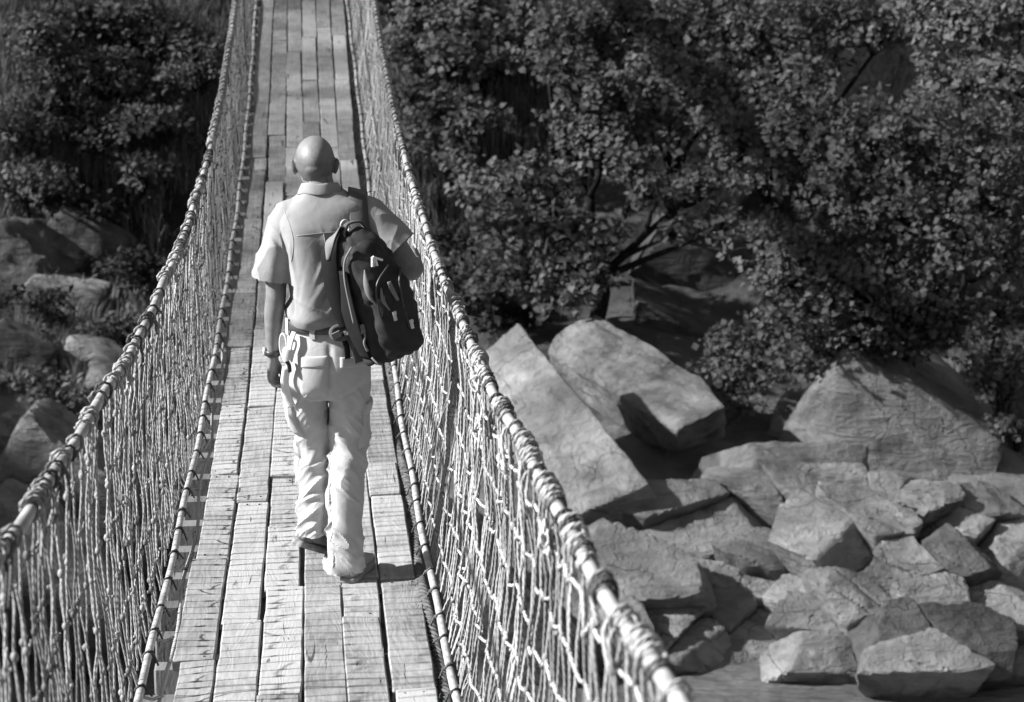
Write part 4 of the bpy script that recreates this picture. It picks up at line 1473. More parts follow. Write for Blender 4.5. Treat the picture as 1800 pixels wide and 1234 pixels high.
# ------------------------------------------------------------------ white strap and carabiner at the left hip
def build_hip_strap():
    c = np.array([-0.150, -0.080, 1.02])
    K = obj('key_strap', None, origin=PO + c, label='white strap with a dark carabiner hanging from the belt at the man\'s left hip', cat='key strap')

    def rb(nm, pts, rad, mt, flat=0.35):
        m = MB()
        q = smooth_path(pts, 6)
        m.tube(q, rad, 10, True, flat)
        obj(nm, m.mesh(nm, q[0]), mt, K, PO + q[0])
    rb('strap', [(-0.118, -0.105, 1.020), (-0.130, -0.118, 0.990), (-0.138, -0.122, 0.955)], 0.012, M['white_nylon'], 0.5)
    th = np.linspace(0, 2 * math.pi, 13)
    rb('carabiner', [np.array([-0.160 + 0.013 * math.cos(t), -0.088 - 0.012 * math.cos(t), 0.965 + 0.045 * math.sin(t)]) for t in th], 0.0042, M['metal'], 1.0)
    rb('tag', [(-0.140, -0.122, 0.960), (-0.146, -0.126, 0.935), (-0.140, -0.126, 0.918)], 0.020, M['white_nylon'], 0.4)
    rb('clip', [(-0.150, -0.116, 0.915), (-0.140, -0.120, 0.895), (-0.138, -0.116, 0.870)], 0.012, M['dark_plastic'], 0.6)
    rb('strap', [(-0.150, -0.110, 0.885), (-0.158, -0.092, 0.82), (-0.150, -0.080, 0.76), (-0.135, -0.075, 0.72)], 0.016, M['white_nylon'], 0.35)


build_hip_strap()
#@@NATURE
# ================================================================== ROCKS
_ico = {}


def ico(sub):
    if sub not in _ico:
        import bmesh
        bm = bmesh.new()
        bmesh.ops.create_icosphere(bm, subdivisions=sub, radius=1.0)
        v = np.array([q.co[:] for q in bm.verts])
        f = np.array([[k.index for k in q.verts] for q in bm.faces])
        bm.free()
        _ico[sub] = (nz(v), f)
    return _ico[sub]


def rock_mesh(name, axes, radii, seed, sub=4, boxy=0.85, chips=10, soft=16, rough=0.05, wob=0.13):
    """a weathered block: box planes and random chip planes cut from a sphere of directions, then worn with noise"""
    g = np.random.default_rng(seed)
    d, f = ico(sub)
    pl = []
    for k in range(3):
        for s in (-1, 1):
            n = np.zeros(3)
            n[k] = s
            n = nz(n + g.normal(0, wob, 3))
            pl.append((n, boxy * g.uniform(0.82, 1.05)))
    for k in range(chips):
        n = nz(g.normal(0, 1, 3))
        pl.append((n, g.uniform(0.86, 1.18)))
    acc = np.zeros(len(d))
    for n, c in pl:
        acc += np.maximum(d @ n / c, 0) ** soft
    r = acc ** (-1.0 / soft)
    p = d * r[:, None] * np.asarray(radii)
    m = float(np.mean(radii))
    off = g.uniform(0, 30, 3)
    q = p / m
    nrm = nz(d / np.asarray(radii))
    disp = rough * m * (fbm(q * 1.3 + off, 4, 0.5) * 1.0) + rough * 0.55 * m * (1 - 2 * np.abs(vnoise(q * np.array([1.2, 4.5, 5.5]) + off)))
    disp += rough * 0.5 * m * fbm(q * 5.0 + off, 4, 0.6)
    lay = q[:, 1] * 5.0 + 0.8 * fbm(q * 1.5 + off, 2)
    disp += rough * 0.7 * m * np.abs((lay % 1.0) - 0.5) * sstep(0.1, 0.5, fbm(q * 0.9 + off + 4, 2))
    p = p + nrm * disp[:, None]
    me = np_mesh(name, p @ np.asarray(axes), f)
    me.set_sharp_from_angle(angle=R(28))
    return me


BIG = [  # px, py, width px, height px, tilt deg (image, + = right end down), depth factor, boxy, material, label
    (1560, 755, 330, 240, 30, 1.0, 0.95, 'rock', 'large rounded rock hump rising behind the rubble under the right-hand tree', 0.7),
    (1705, 790, 300, 110, 42, 1.2, 0.9, 'rock', 'long sloping rock ridge running down to the right edge of the photo', 0.2),
    (1255, 945, 330, 240, 35, 1.0, 0.9, 'rock', 'broad grey rock face just right of the two long leaning slabs', 1.3),
    (1140, 1050, 200, 150, 50, 1.0, 0.9, 'rock', 'grey rock face beside the bridge rail below the two leaning slabs', 0.4),
    (1362, 812, 170, 66, 18, 1.0, 0.95, 'rock', 'flat lens-shaped rock on top of the broken rock pile', 0.1),
    (1398, 862, 120, 84, 28, 1.0, 0.9, 'rock', 'smooth rounded rock wedged under the lens-shaped top rock', 0.05),
    (1462, 965, 190, 150, 40, 1.1, 0.95, 'rock_pale', 'big pale cleft block in the middle of the rock pile', -0.2),
    (1525, 930, 170, 62, 42, 1.0, 0.9, 'rock_pale', 'long pale bar of rock lying on the cleft block', -0.35),
    (1590, 1015, 130, 120, 40, 1.0, 0.95, 'rock_pale', 'pale angular block to the right of the cleft block', -0.2),
    (1668, 1005, 130, 100, 25, 1.0, 0.9, 'rock_dark_shade', 'dark square rock in the hollow left of the tall right-hand rock', 0.2),
    (1765, 1000, 130, 220, 12, 1.0, 0.9, 'rock_pale', 'tall pale rock at the right edge of the rock pile', -0.2),
    (1330, 985, 190, 130, 20, 1.0, 0.9, 'rock', 'rough grey rock in front of the broad grey rock face', -0.3),
    (1245, 1045, 180, 120, -20, 1.0, 0.9, 'rock', 'cracked grey rock in the rubble right of the bridge rail', -0.3),
    (1390, 1070, 170, 90, 12, 1.0, 0.85, 'rock_pale', 'pale faceted rock below the cleft block', -0.4),
    (1500, 1085, 190, 84, 4, 1.0, 0.95, 'rock_pale', 'flat pale rock shelf above the dark boat-shaped slab', -0.4),
    (1340, 1125, 230, 110, -12, 1.0, 0.9, 'rock_pale', 'wide pale low rock near the water at the bottom', -0.6),
    (1560, 1135, 200, 100, 28, 1.0, 0.9, 'rock_dark_shade', 'dark boat-shaped slab near the bottom right', -0.6),
    (1700, 1140, 240, 105, -10, 1.0, 0.9, 'rock_dark_shade', 'dark wide slab at the bottom right corner of the rocks', -0.6),
    (1640, 1070, 160, 90, 20, 1.0, 0.9, 'rock_pale', 'pale broken rock just above the dark bottom slabs', -0.45),
    (1745, 1085, 140, 80, 10, 1.0, 0.9, 'rock_pale', 'pale low rock under the tall right-hand rock', -0.45),
    (1450, 1160, 190, 80, 12, 1.0, 0.9, 'rock', 'grey wedge rock at the water edge left of the boat-shaped slab', -0.7),
    (1225, 1160, 180, 70, 10, 1.0, 0.9, 'rock', 'low grey rock beside the water nearest the bridge rail', -0.7),
    (1160, 1105, 150, 90, 25, 1.0, 0.9, 'rock', 'grey rock half hidden by the right bridge rail near the bottom', -0.5),
    (1630, 880, 130, 80, 30, 1.0, 0.9, 'rock', 'small grey rock in front of the large rounded hump', 0.2),
    (1570, 870, 110, 80, -15, 1.0, 0.9, 'rock_pale', 'small pale rock at the foot of the large rounded hump', 0.2),
    (1700, 905, 120, 70, 20, 1.0, 0.9, 'rock', 'grey rock under the sloping ridge by the right edge', 0.1),
    (1440, 770, 180, 130, 10, 1.0, 0.9, 'rock', 'grey rock between the hanging shrub and the rounded hump', 0.8),
    (1120, 820, 120, 110, 45, 1.0, 0.9, 'rock_dark_shade', 'dark rock in the shadow between the two long leaning slabs', 1.9),
    (1210, 600, 250, 120, 22, 1.0, 0.9, 'rock_dark_shade', 'dim layered rock behind the upper leaning slab', 1.2),
    (1110, 405, 220, 130, 30, 1.0, 0.9, 'rock_dark_shade', 'dim rounded rock face showing between the hanging branches', 0.8),
    (1230, 470, 260, 130, 22, 1.0, 0.9, 'rock_dark_shade', 'dark rock slab below the rock face between the branches', 0.6),
    (900, 560, 150, 90, 15, 1.0, 0.9, 'rock_dark_shade', 'dim rock behind the top of the left leaning slab', 1.3),
    # left of the bridge
    (40, 462, 180, 150, 32, 1.0, 0.9, 'rock_dark_shade', 'large tilted dim rock at the left edge halfway up', 0.2),
    (110, 850, 240, 220, 30, 1.0, 0.95, 'rock', 'large smooth boulder at the left edge behind the rail', -0.2),
    (25, 800, 150, 130, 45, 1.0, 0.9, 'rock', 'grey slab leaning behind the large left-edge boulder', 0.3),
    (20, 920, 140, 150, 50, 1.0, 0.9, 'rock_pale', 'pale slab at the left edge below the large boulder', -0.4),
    (170, 640, 120, 90, 25, 1.0, 0.9, 'rock_pale', 'pale rock among the weeds behind the left rail', 0.1),
    (105, 590, 120, 70, 10, 1.0, 0.9, 'rock', 'small grey rock among the weeds at the left', 0.2),
    (215, 700, 150, 90, 25, 1.0, 0.9, 'rock', 'grey rock seen just over the left rail', 0.0),
    (265, 385, 90, 60, 15, 1.0, 0.9, 'rock', 'dim smooth rock on the scrub slope beside the left rail', 0.5),
    (150, 430, 190, 130, 30, 1.0, 0.9, 'rock_dark_shade', 'dark broken rock face right of the tilted left-edge rock', 0.3),
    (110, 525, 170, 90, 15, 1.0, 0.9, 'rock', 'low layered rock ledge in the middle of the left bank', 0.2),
    (40, 620, 150, 100, 25, 1.0, 0.9, 'rock_dark_shade', 'dim broken rock at the left edge above the weedy bush', 0.2),
    (120, 1060, 300, 200, 20, 1.0, 0.9, 'rock_dark_shade', 'broad dark rock seen through the left net near the bottom', -0.5),
    (230, 930, 220, 180, 30, 1.0, 0.9, 'rock_dark_shade', 'dim rock seen through the middle of the left net', -0.3),
    (780, 1000, 260, 220, 30, 1.0, 0.9, 'rock_dark_shade', 'dim rock seen through the right net beside the deck', -0.2),
    (930, 1120, 260, 180, 25, 1.0, 0.9, 'rock_dark_shade', 'dark rock seen through the lower right net', -0.4),
]


def in_outcrop(px, py):
    return px > 1090 and py > 800 and (px, py) != (1120, 820)


MORE = [  # further blocks of the jointed outcrop
    (1310, 880, 130, 90, 40, 1, 1, 'rock', 'grey block at the top of the outcrop under the lens-shaped rock', 0),
    (1215, 895, 140, 100, 40, 1, 1, 'rock', 'grey sloping block at the top left of the outcrop beside the leaning slab', 0),
    (1480, 870, 120, 80, 40, 1, 1, 'rock', 'grey block on the skyline of the outcrop above the pale bar', 0),
    (1340, 1060, 110, 80, 40, 1, 1, 'rock_pale', 'small pale block left of the faceted rock in the outcrop', 0),
    (1690, 950, 110, 70, 40, 1, 1, 'rock_pale', 'pale flat block above the dark square rock', 0),
    (1790, 890, 120, 90, 40, 1, 1, 'rock', 'grey block at the right edge above the tall pale rock', 0),
    (1540, 1030, 90, 70, 40, 1, 1, 'rock', 'grey wedge between the cleft block and the pale angular block', 0),
    (1290, 1090, 120, 80, 40, 1, 1, 'rock', 'grey block above the wide pale low rock', 0),
    (1440, 1115, 120, 70, 40, 1, 1, 'rock_pale', 'pale block between the low rock and the boat-shaped slab', 0),
    (1620, 1180, 160, 60, 40, 1, 1, 'rock', 'low grey block at the bottom between the two dark slabs', 0),
    (1780, 1190, 150, 60, 40, 1, 1, 'rock', 'low grey block in the bottom right corner', 0),
    (1080, 1090, 120, 100, 40, 1, 1, 'rock', 'grey block showing just right of the rail at the foot of the outcrop', 0),
]


def outcrop():
    """the lower right bank: bedrock split by joints, each block cut by the planes it shares with its neighbours"""
    ents = [e for e in BIG if in_outcrop(e[0], e[1])] + MORE
    g = np.random.default_rng(42)
    seeds, size = [], []
    for e in ents:
        d = 26.2 + (1200 - e[1]) * 0.0068 + 0.5 * math.sin(e[0] * 0.011) + g.normal(0, 0.14) - 0.35 * sstep(1600, 1800, e[0])
        seeds.append(at(e[0], e[1], d))
        size.append(0.5 * (e[2] + e[3]) * d / F_PX)
    seeds, size = np.array(seeds), np.array(size)
    a_, b_, c_ = at(1100, 1190, 26.2), at(1800, 1190, 26.2), at(1400, 820, 28.8)
    nrm = nz(np.cross(b_ - a_, c_ - a_))
    nrm = nrm if nrm[2] > 0 else -nrm
    dip = nz(_r * math.cos(R(40)) - _u * math.sin(R(40)))
    dip = nz(dip - nrm * (dip @ nrm))
    G = np.eye(3) - 0.45 * np.outer(dip, dip)
    dirs, faces = ico(5)
    for i, e in enumerate(ents):
        pl = []
        for j in range(len(ents)):
            v = seeds[j] - seeds[i]
            L_ = np.linalg.norm(v)
            if j == i or L_ > 3.2:
                continue
            n = G @ v
            n = nz(n - nrm * (n @ nrm) * 0.6)
            m_ = v * size[i] / (size[i] + size[j])
            pl.append((n, max(0.10, m_ @ n - 0.004)))
        tilt = g.normal(0, 0.11, 3)
        tilt[2] *= 0.4
        pl.append((nz(nrm + tilt), g.uniform(0.22, 0.36)))
        pl.append((nz(nrm * 0.75 + nz(g.normal(0, 1, 3)) * 0.55), g.uniform(0.30, 0.5)))
        pl.append((nz(nrm * 0.75 - _f * 0.5 + g.normal(0, 0.25, 3)), g.uniform(0.28, 0.5)))
        pl.append((-nrm, 0.9))
        if e[1] < 990:
            lim = np.interp(e[0], [1090, 1130, 1280, 1360, 1440, 1550, 1700, 1800], [940, 885, 815, 780, 800, 850, 850, 830])
            pl.append((nz(_u * 0.9 + _f * 0.3 + g.normal(0, 0.08, 3)), max(0.16, (e[1] - lim) / 150.0)))
        if e[1] > 1120:
            pl.append((nz(-_u * 0.8 - _f * 0.6), max(0.12, (1212 - e[1]) / 160.0)))
        for _ in range(3):
            pl.append((nz(g.normal(0, 1, 3)), g.uniform(0.55, 0.9)))
        for ax_ in (dip, -dip, np.cross(dip, nrm), -np.cross(dip, nrm)):
            pl.append((ax_, max(0.45, 0.95 * size[i]) * (1.25 if abs(ax_ @ dip) > 0.5 else 0.9)))
        acc = np.zeros(len(dirs))
        for n, c in pl:
            acc += np.maximum(dirs @ n / c, 0) ** 60
        p = dirs * (acc ** (-1 / 60.0))[:, None]
        off = g.uniform(0, 30, 3)
        loc = np.stack([p @ dip, p @ np.cross(dip, nrm), p @ nrm], -1)
        q = loc * np.array([0.8, 2.2, 2.6])
        disp = 0.022 * fbm(q * 1.5 + off, 4) + 0.016 * (1 - 2 * np.abs(vnoise(q * 2.2 + off))) + 0.010 * fbm(loc * 9 + off, 3)
        lay = loc[:, 1] * 4.5 + 0.7 * fbm(loc * 1.2 + off, 2)
        disp -= 0.035 * np.exp(-(((lay % 1.0) - 0.5) / 0.06) ** 2) * sstep(0.0, 0.4, fbm(loc * 1.1 + off + 4, 2))
        p = p + dirs * disp[:, None]
        me = np_mesh('boulder', p, faces)
        me.set_sharp_from_angle(angle=R(30))
        obj('boulder', me, M[e[7]], None, seeds[i], e[8], 'rock')


def img_axes(tilt, lean=0.0):
    t = R(tilt)
    e1 = _r * math.cos(t) - _u * math.sin(t)
    e2 = _r * math.sin(t) + _u * math.cos(t)
    return np.array([e1, nz(e2 * math.cos(lean) - _f * math.sin(lean)), nz(_f * math.cos(lean) + e2 * math.sin(lean))])


for k, (px, py, w, h, tilt, df, bx, mt, lab, push) in enumerate(BIG):
    if in_outcrop(px, py):
        continue
    g, d = ground_hit(px, min(py + h * 0.30, 1500))
    d = d + push
    c = at(px, py, d)
    s = F_PX / d
    rad = np.array([w / 2 / s, h / 2 / s, 0.5 * (w + h) / 2 / s * df]) * (1.17 if px > 1050 and py > 700 else 1.0)
    big = max(w, h) > 150
    me = rock_mesh('boulder', img_axes(tilt, 0.25), rad, 100 + k, 5 if big else 4, bx, 8, (30 if w > 290 else 60) if px > 400 else 28, 0.032 if px > 400 else 0.05, 0.10)
    obj('boulder', me, M[mt], None, c, lab, 'boulder')


outcrop()


def slab(a, b, w, h, roll, seed, mt, lab):
    """a long beam of rock between two points"""
    a, b = np.asarray(a), np.asarray(b)
    e1 = nz(b - a)
    e2 = nz(_u - e1 * (_u @ e1))
    e3 = np.cross(e1, e2)
    c_, s_ = math.cos(roll), math.sin(roll)
    ax = np.array([e1, e2 * c_ + e3 * s_, -e2 * s_ + e3 * c_])
    L_ = np.linalg.norm(b - a)
    me = rock_mesh('boulder', ax, (L_ / 2, h / 2, w / 2), seed, 6, 0.97, 5, 70, 0.026, 0.06)
    obj('boulder', me, M[mt], None, (a + b) / 2, lab, 'boulder')


slab(at(852, 645, 31.4), at(1104, 950, 27.9), 1.3, 1.25, R(40), 11, 'rock_pale', 'long pale rock slab leaning down to the right beside the bridge rail, left of two')
slab(at(985, 595, 33.4), at(1262, 775, 30.6), 1.05, 0.85, R(32), 23, 'rock', 'long overhanging grey rock slab above the dark hollow, right of two')
slab(at(1000, 690, 33.6), at(1135, 815, 32.0), 0.8, 0.6, R(35), 31, 'rock_dark_shade', 'dark thin slab squeezed between the two long leaning slabs')  # its dark colour stands in for the deep shadow under the upper slab

# smaller stones filling the pile
small_me = [rock_mesh('rubble_rock', np.eye(3), (1.0, 0.8, 0.7), 500 + i, 3, 0.85, 10, 14, 0.09) for i in range(8)]
small_mats = ['rock', 'rock_pale', 'rock', 'rock_pale', 'rock_dark_shade', 'rock', 'rock_pale', 'rock']
for m_, q in zip(small_me, small_mats):
    m_.materials.append(M[q])
for k in range(14):
    right = False
    if right:
        px, py = rng.uniform(1090, 1800), 820 + 370 * rng.random() ** 0.8
        if px < 1480 and py < 880 and rng.random() < 0.7:
            py += 180
    else:
        px, py = rng.uniform(0, 330), rng.uniform(520, 1200)
    g, d = ground_hit(px, py)
    r = rng.uniform(0.12, 0.34) * (0.8 if py < 700 else 1.0)
    o = obj('rubble_rock', small_me[k % 8], None, None, g + np.array([0, -0.5 * r - (0.3 if right else 0), 0.25 * r + (0.35 * rng.random() if right else 0)]),
            'small angular stone in the rubble between the big rocks right of the bridge' if right else 'small angular stone among the rocks and weeds left of the bridge',
            'stone', 'stones in the right-hand rubble' if right else 'stones on the left bank')
    o.scale = (r, r * rng.uniform(0.7, 1.1), r * rng.uniform(0.6, 1.0))
    o.rotation_euler = (rng.uniform(-0.5, 0.5), rng.uniform(-0.5, 0.5), rng.uniform(0, 6.28))


# ================================================================== FOLIAGE
def leaves(tips, dirs, per, size, spread, seed, up=0.5, slim=0.42):
    """leaf blades round the twig tips: four-point folded blades, two triangles pairs each"""
    g = np.random.default_rng(seed)
    n = len(tips) * per
    t = np.repeat(tips, per, 0) + g.normal(0, spread, (n, 3))
    d = np.repeat(dirs, per, 0) * 0.5 + g.normal(0, 0.75, (n, 3))
    d = nz(d)
    nrm = nz(np.repeat(dirs, per, 0) * 0.9 + np.array([0, 0, up * 1.2]) + g.normal(0, 0.34, (n, 3)))
    nrm = nz(nrm - d * (nrm * d).sum(1, keepdims=True))
    sd_ = np.cross(d, nrm)
    L_ = (size * g.uniform(0.45, 1.5, n))[:, None]
    W_ = L_ * slim * g.uniform(0.8, 1.2, n)[:, None]
    fold = L_ * 0.10
    v = np.stack([t, t + d * L_ * 0.45 + sd_ * W_ + nrm * fold, t + d * L_ - nrm * fold * 0.6, t + d * L_ * 0.45 - sd_ * W_ + nrm * fold, t + d * L_ * 0.5], 1).reshape(-1, 3)
    i = np.arange(n)[:, None] * 5
    f = np.concatenate([i + np.array([[0, 1, 4]]), i + np.array([[1, 2, 4]]), i + np.array([[2, 3, 4]]), i + np.array([[3, 0, 4]])], 0)
    return v, f


def clump_tips(c, r, n, g, hollow=0.35):
    """twig tips spread through an ellipsoid, mostly towards its outside and top, with their outward directions"""
    d = nz(g.normal(0, 1, (n, 3)))
    d[:, 2] = np.where(d[:, 2] < -0.35, -d[:, 2] * 0.6, d[:, 2])
    d = nz(d)
    rr = (hollow + (1 - hollow) * g.random(n) ** 0.6)
    lump = 1 + 0.6 * vnoise(d * 2.4 + g.uniform(0, 20, 3))
    p = np.asarray(c) + d * np.asarray(r) * (rr * lump)[:, None]
    return p, nz(d + np.array([0, -0.25, 0.25]))


def plant(name, base, clumps, leaf_size, tips_per, per_tip, mt, label, cat, group=None, trunk=0.10, seed=0, spread=0.06, up=0.5, slim=0.42, limb_parts=True):
    g = np.random.default_rng(900 + seed)
    base = np.asarray(base, float)
    K = obj(name, None, origin=base, label=label, cat=cat, group=group)
    V, Fc, n0 = [], [], 0
    tb = MB()
    cs = np.array([c for c, r in clumps])
    top = cs.mean(0)
    fork = base * 0.45 + top * 0.55
    fork[2] = base[2] + (top[2] - base[2]) * 0.5
    tb.tube(smooth_path([base - (0, 0, 0.3), base * 0.6 + fork * 0.4 + g.normal(0, 0.12, 3), fork], 5), np.linspace(trunk, trunk * 0.6, 11), 8)
    for k, (c, r) in enumerate(clumps):
        c = np.asarray(c, float)
        r = np.broadcast_to(np.asarray(r, float), (3,))
        nt_ = max(4, int(tips_per * (r.prod() ** (1 / 3)) ** 2 / 0.5))
        tp, dr = clump_tips(c, r, nt_, g)
        # tips themselves are small rosettes
        v, f = leaves(tp, dr, per_tip, leaf_size, spread, 4000 + 31 * seed + k, up, slim)
        V.append(v)
        Fc.append(f + n0)
        n0 += len(v)
        mid = (fork + c) / 2 + g.normal(0, 0.15, 3)
        q = smooth_path([fork, mid, c], 5)
        tb.tube(q, np.linspace(trunk * 0.5, trunk * 0.16, len(q)), 6)
        for j in range(min(10, nt_)):
            q = smooth_path([c * 0.75 + mid * 0.25, (c + tp[j]) / 2 + g.normal(0, 0.05, 3), tp[j]], 3)
            tb.tube(q, np.linspace(trunk * 0.14, 0.006, len(q)), 4)
    obj('trunk', tb.mesh('trunk', base), M['bark'], K, base)
    v = np.concatenate(V) - base
    obj('crown', np_mesh('crown', v, np.concatenate(Fc), smooth=False), M[mt], K, base)
    return K


def cl(px, py, d, rpx, sq=1.0, deep=1.0):
    r = rpx * d / F_PX
    return (at(px, py, d), (r, r * deep, r * sq))


RIGHT = [  # name, base px, base py, material, leaf m, tips, per tip, label, [(px,py,d,rpx)...]
    ('tree', 1620, 520, 'leaf', 0.085, 95, 9, 'big dense broad-leaved tree filling the right side above the rocks',
     [(1420, 230, 31.5, 80), (1530, 250, 31.0, 85), (1640, 250, 31.0, 95), (1740, 330, 30.6, 95), (1480, 330, 31.0, 75), (1590, 370, 30.8, 90), (1700, 440, 30.5, 85), (1440, 440, 31, 70),
      (1380, 500, 31, 62), (1500, 480, 31, 80), (1400, 570, 31, 65), (1490, 590, 31, 70), (1590, 520, 31, 75), (1690, 560, 31, 60), (1780, 460, 30.6, 70), (1560, 610, 31.2, 55), (1640, 610, 31.2, 50), (1440, 640, 31.4, 50), (1350, 430, 31.6, 50), (1780, 560, 31, 50)]),
    ('tree', 1770, 520, 'leaf_pale', 0.085, 95, 9, 'pale-leaved tree in the top right corner',
     [(1640, 40, 32.5, 80), (1740, 60, 32, 95), (1800, 150, 31.6, 80), (1700, 150, 32, 75), (1780, 240, 31.4, 70), (1800, 20, 32, 70)]),
    ('tree', 1350, 640, 'leaf', 0.09, 85, 9, 'broad-leaved tree along the top, left of the corner tree',
     [(1480, 50, 35, 85), (1380, 60, 35, 80), (1290, 90, 35.5, 75), (1310, 240, 34.6, 60), (1350, 320, 34.4, 50), (1420, 140, 34.6, 60), (1340, 160, 35, 60), (1560, 60, 35, 65), (1270, 20, 36, 70)]),
    ('tree', 1200, 560, 'leaf_pale', 0.10, 80, 9, 'pale soft-leaved tree in the top middle right of the dark gap',
     [(1190, 60, 36, 85), (1110, 30, 36.5, 75), (1200, 160, 35.5, 75), (1250, 210, 35.2, 60), (1130, 140, 36, 60), (1060, 90, 36.5, 60), (1160, 250, 35.2, 50), (1110, 300, 35, 42), (1290, 290, 35, 45)]),
    ('tree', 1060, 520, 'leaf', 0.10, 85, 9, 'slender tree with hanging leafy boughs in the middle of the slope',
     [(990, 60, 36, 60), (1000, 130, 35.4, 55), (1030, 190, 35, 55), (1060, 250, 34.8, 60), (1010, 240, 35, 45), (1080, 180, 35, 50), (960, 110, 36, 45)]),
    ('tree', 930, 560, 'leaf_pale', 0.10, 80, 9, 'small tree with drooping bough tips over the dark hollow right of the rail',
     [(850, 330, 34.5, 50), (900, 340, 34, 60), (880, 400, 33.6, 52), (930, 385, 33.8, 52), (900, 440, 33.4, 40), (970, 340, 34.2, 45)]),
    ('tree', 1040, 560, 'leaf', 0.10, 80, 9, 'leafy branches hanging in front of the dim rock face',
     [(985, 330, 34, 42), (995, 400, 33.6, 45), (1000, 470, 33.4, 45), (1020, 520, 33.2, 48), (960, 520, 33.4, 50), (910, 500, 33.8, 45), (860, 520, 34, 42), (1150, 350, 33.8, 45), (1190, 410, 33.6, 28), (1230, 330, 34, 42), (1270, 400, 33.8, 40), (1110, 300, 34.2, 40), (1060, 420, 33.6, 34)]),
    ('tree', 780, 420, 'leaf_pale', 0.11, 80, 9, 'pale leafy tree in the upper middle right of the bridge rail',
     [(740, 40, 38.5, 70), (830, 50, 38, 75), (800, 110, 37.5, 55), (880, 100, 37.5, 55), (720, 110, 38.2, 55), (900, 30, 38, 60), (690, 60, 39, 45)]),
    ('shrub', 800, 330, 'leaf', 0.10, 75, 9, 'low leafy shrub beside the right rail halfway up',
     [(780, 200, 37, 50), (840, 215, 36.6, 45), (750, 250, 37, 40), (800, 270, 36.6, 40), (730, 170, 37.5, 45)]),
    ('shrub', 840, 580, 'leaf_shaded', 0.09, 75, 9, 'dark shrub just behind the right rail above the leaning slabs',
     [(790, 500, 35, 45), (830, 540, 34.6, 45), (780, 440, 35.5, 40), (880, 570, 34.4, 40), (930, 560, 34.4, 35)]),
    ('shrub', 1290, 730, 'leaf', 0.085, 80, 9, 'dark shrub hanging over the right end of the upper leaning slab',
     [(1270, 610, 33, 42), (1320, 640, 32.6, 48), (1280, 670, 32.5, 40), (1350, 600, 32.6, 50), (1390, 650, 32.2, 45), (1300, 715, 32.3, 34), (1250, 660, 32.8, 26)]),
    ('shrub', 1770, 800, 'scrub', 0.08, 70, 8, 'thin straggly shrub at the right edge below the big tree',
     [(1770, 700, 31, 45), (1790, 760, 30.8, 45), (1740, 680, 31.2, 35), (1745, 620, 30.4, 42), (1770, 655, 30.4, 42), (1720, 650, 30.6, 34)]),
]
for k, (nm, bx, by, mt, ls, tips, per, lab, cls) in enumerate(RIGHT):
    g, d = ground_hit(bx, by)
    dm = min(np.mean([c[2] for c in cls]) + 0.8, 60)
    b = at(bx, by, dm)
    b[2] = min(b[2], float(ground_z(b[0], b[1])) + 0.2)
    plant(nm, b, [cl(a, b_, d_, r * 1.12, 0.9, 1.0) for a, b_, d_, r in cls], ls, int(tips * 1.9), per, mt, lab, nm, None, 0.13 if nm == 'tree' else 0.06, k, 0.055)

# trees coloured shade-dark standing further up the slope behind (they close the gaps)
BACK = [(760, -40, 'right of the rail at the very top'), (900, 160, 'in the dark gap left of the slender tree'), (1010, 300, 'behind the slender tree with hanging boughs'),
        (1130, 240, 'below the pale soft-leaved tree'), (1250, 330, 'above the dark rock slab between the branches'), (1360, 320, 'in the dark gap left of the big dense tree'),
        (1480, 150, 'behind the upper left of the big dense tree'), (1560, 130, 'in the dark gap left of the corner tree'), (1660, 330, 'behind the middle of the big dense tree'),
        (1790, 560, 'at the right edge under the big dense tree'), (1250, -10, 'at the top edge between two pale trees'), (830, 350, 'in the black hollow just right of the rail'),
        (1420, 420, 'behind the lower left of the big dense tree'), (690, 230, 'touching the right rail behind the low shrub')]
for k, (px, py, where) in enumerate(BACK):
    d = 40.0 + rng.uniform(-1, 1.5)
    cls = [cl(px + rng.uniform(-80, 80), py + rng.uniform(-70, 70), d + rng.uniform(-0.6, 0.6), rng.uniform(50, 85)) for _ in range(6)]
    b = at(px, py + 160, d + 0.5)
    b[2] = float(ground_z(b[0], b[1]))
    plant('tree', b, cls, 0.13, 80, 8, 'leaf_shaded', 'dark shaded tree ' + where, 'tree', 'dark trees at the back of the right-hand slope', 0.10, 60 + k, 0.07)

LEFT = [
    (60, 90, 41, 75, 'scrub', 'pale scrub bush in the top left corner'),
    (170, 40, 42, 70, 'scrub', 'scrub bush along the top, second from the left corner'),
    (290, 60, 42.5, 75, 'leaf', 'leafy bush at the top just left of the left rail'),
    (350, 140, 41.5, 50, 'scrub', 'low bush touching the left rail near the top'),
    (230, 140, 41, 60, 'scrub', 'dense scrub bush in the middle of the left slope'),
    (110, 170, 40.5, 60, 'leaf', 'dark bush on the left slope below the corner scrub'),
    (300, 230, 40, 60, 'scrub', 'scrub bush beside the left rail halfway up the slope'),
    (180, 250, 39.5, 60, 'scrub', 'rounded bush in the middle of the left slope above the rocks'),
    (20, 240, 39.5, 60, 'leaf', 'dark bush against the left edge above the leafy branch'),
    (35, 330, 37.5, 55, 'leaf_pale', 'bright leafy bush at the left edge above the tilted rock'),
    (250, 320, 38.5, 45, 'scrub', 'low bush above the dim smooth rock by the left rail'),
    (150, 395, 37, 55, 'leaf_shaded', 'dark bush half covering the broken rock face on the left bank'),
    (235, 480, 36, 60, 'leaf_shaded', 'dark bush behind the left rail level with the man\'s arm'),
    (60, 545, 35, 50, 'leaf_shaded', 'dark low bush at the left below the tilted rock'),
    (215, 585, 35, 45, 'scrub', 'loose scrub just over the left rail level with the belt'),
    (60, 690, 33, 45, 'scrub', 'weedy bush at the left above the large smooth boulder'),
    (240, 590, 34.5, 35, 'scrub', 'small weed clump just over the left rail'),
]
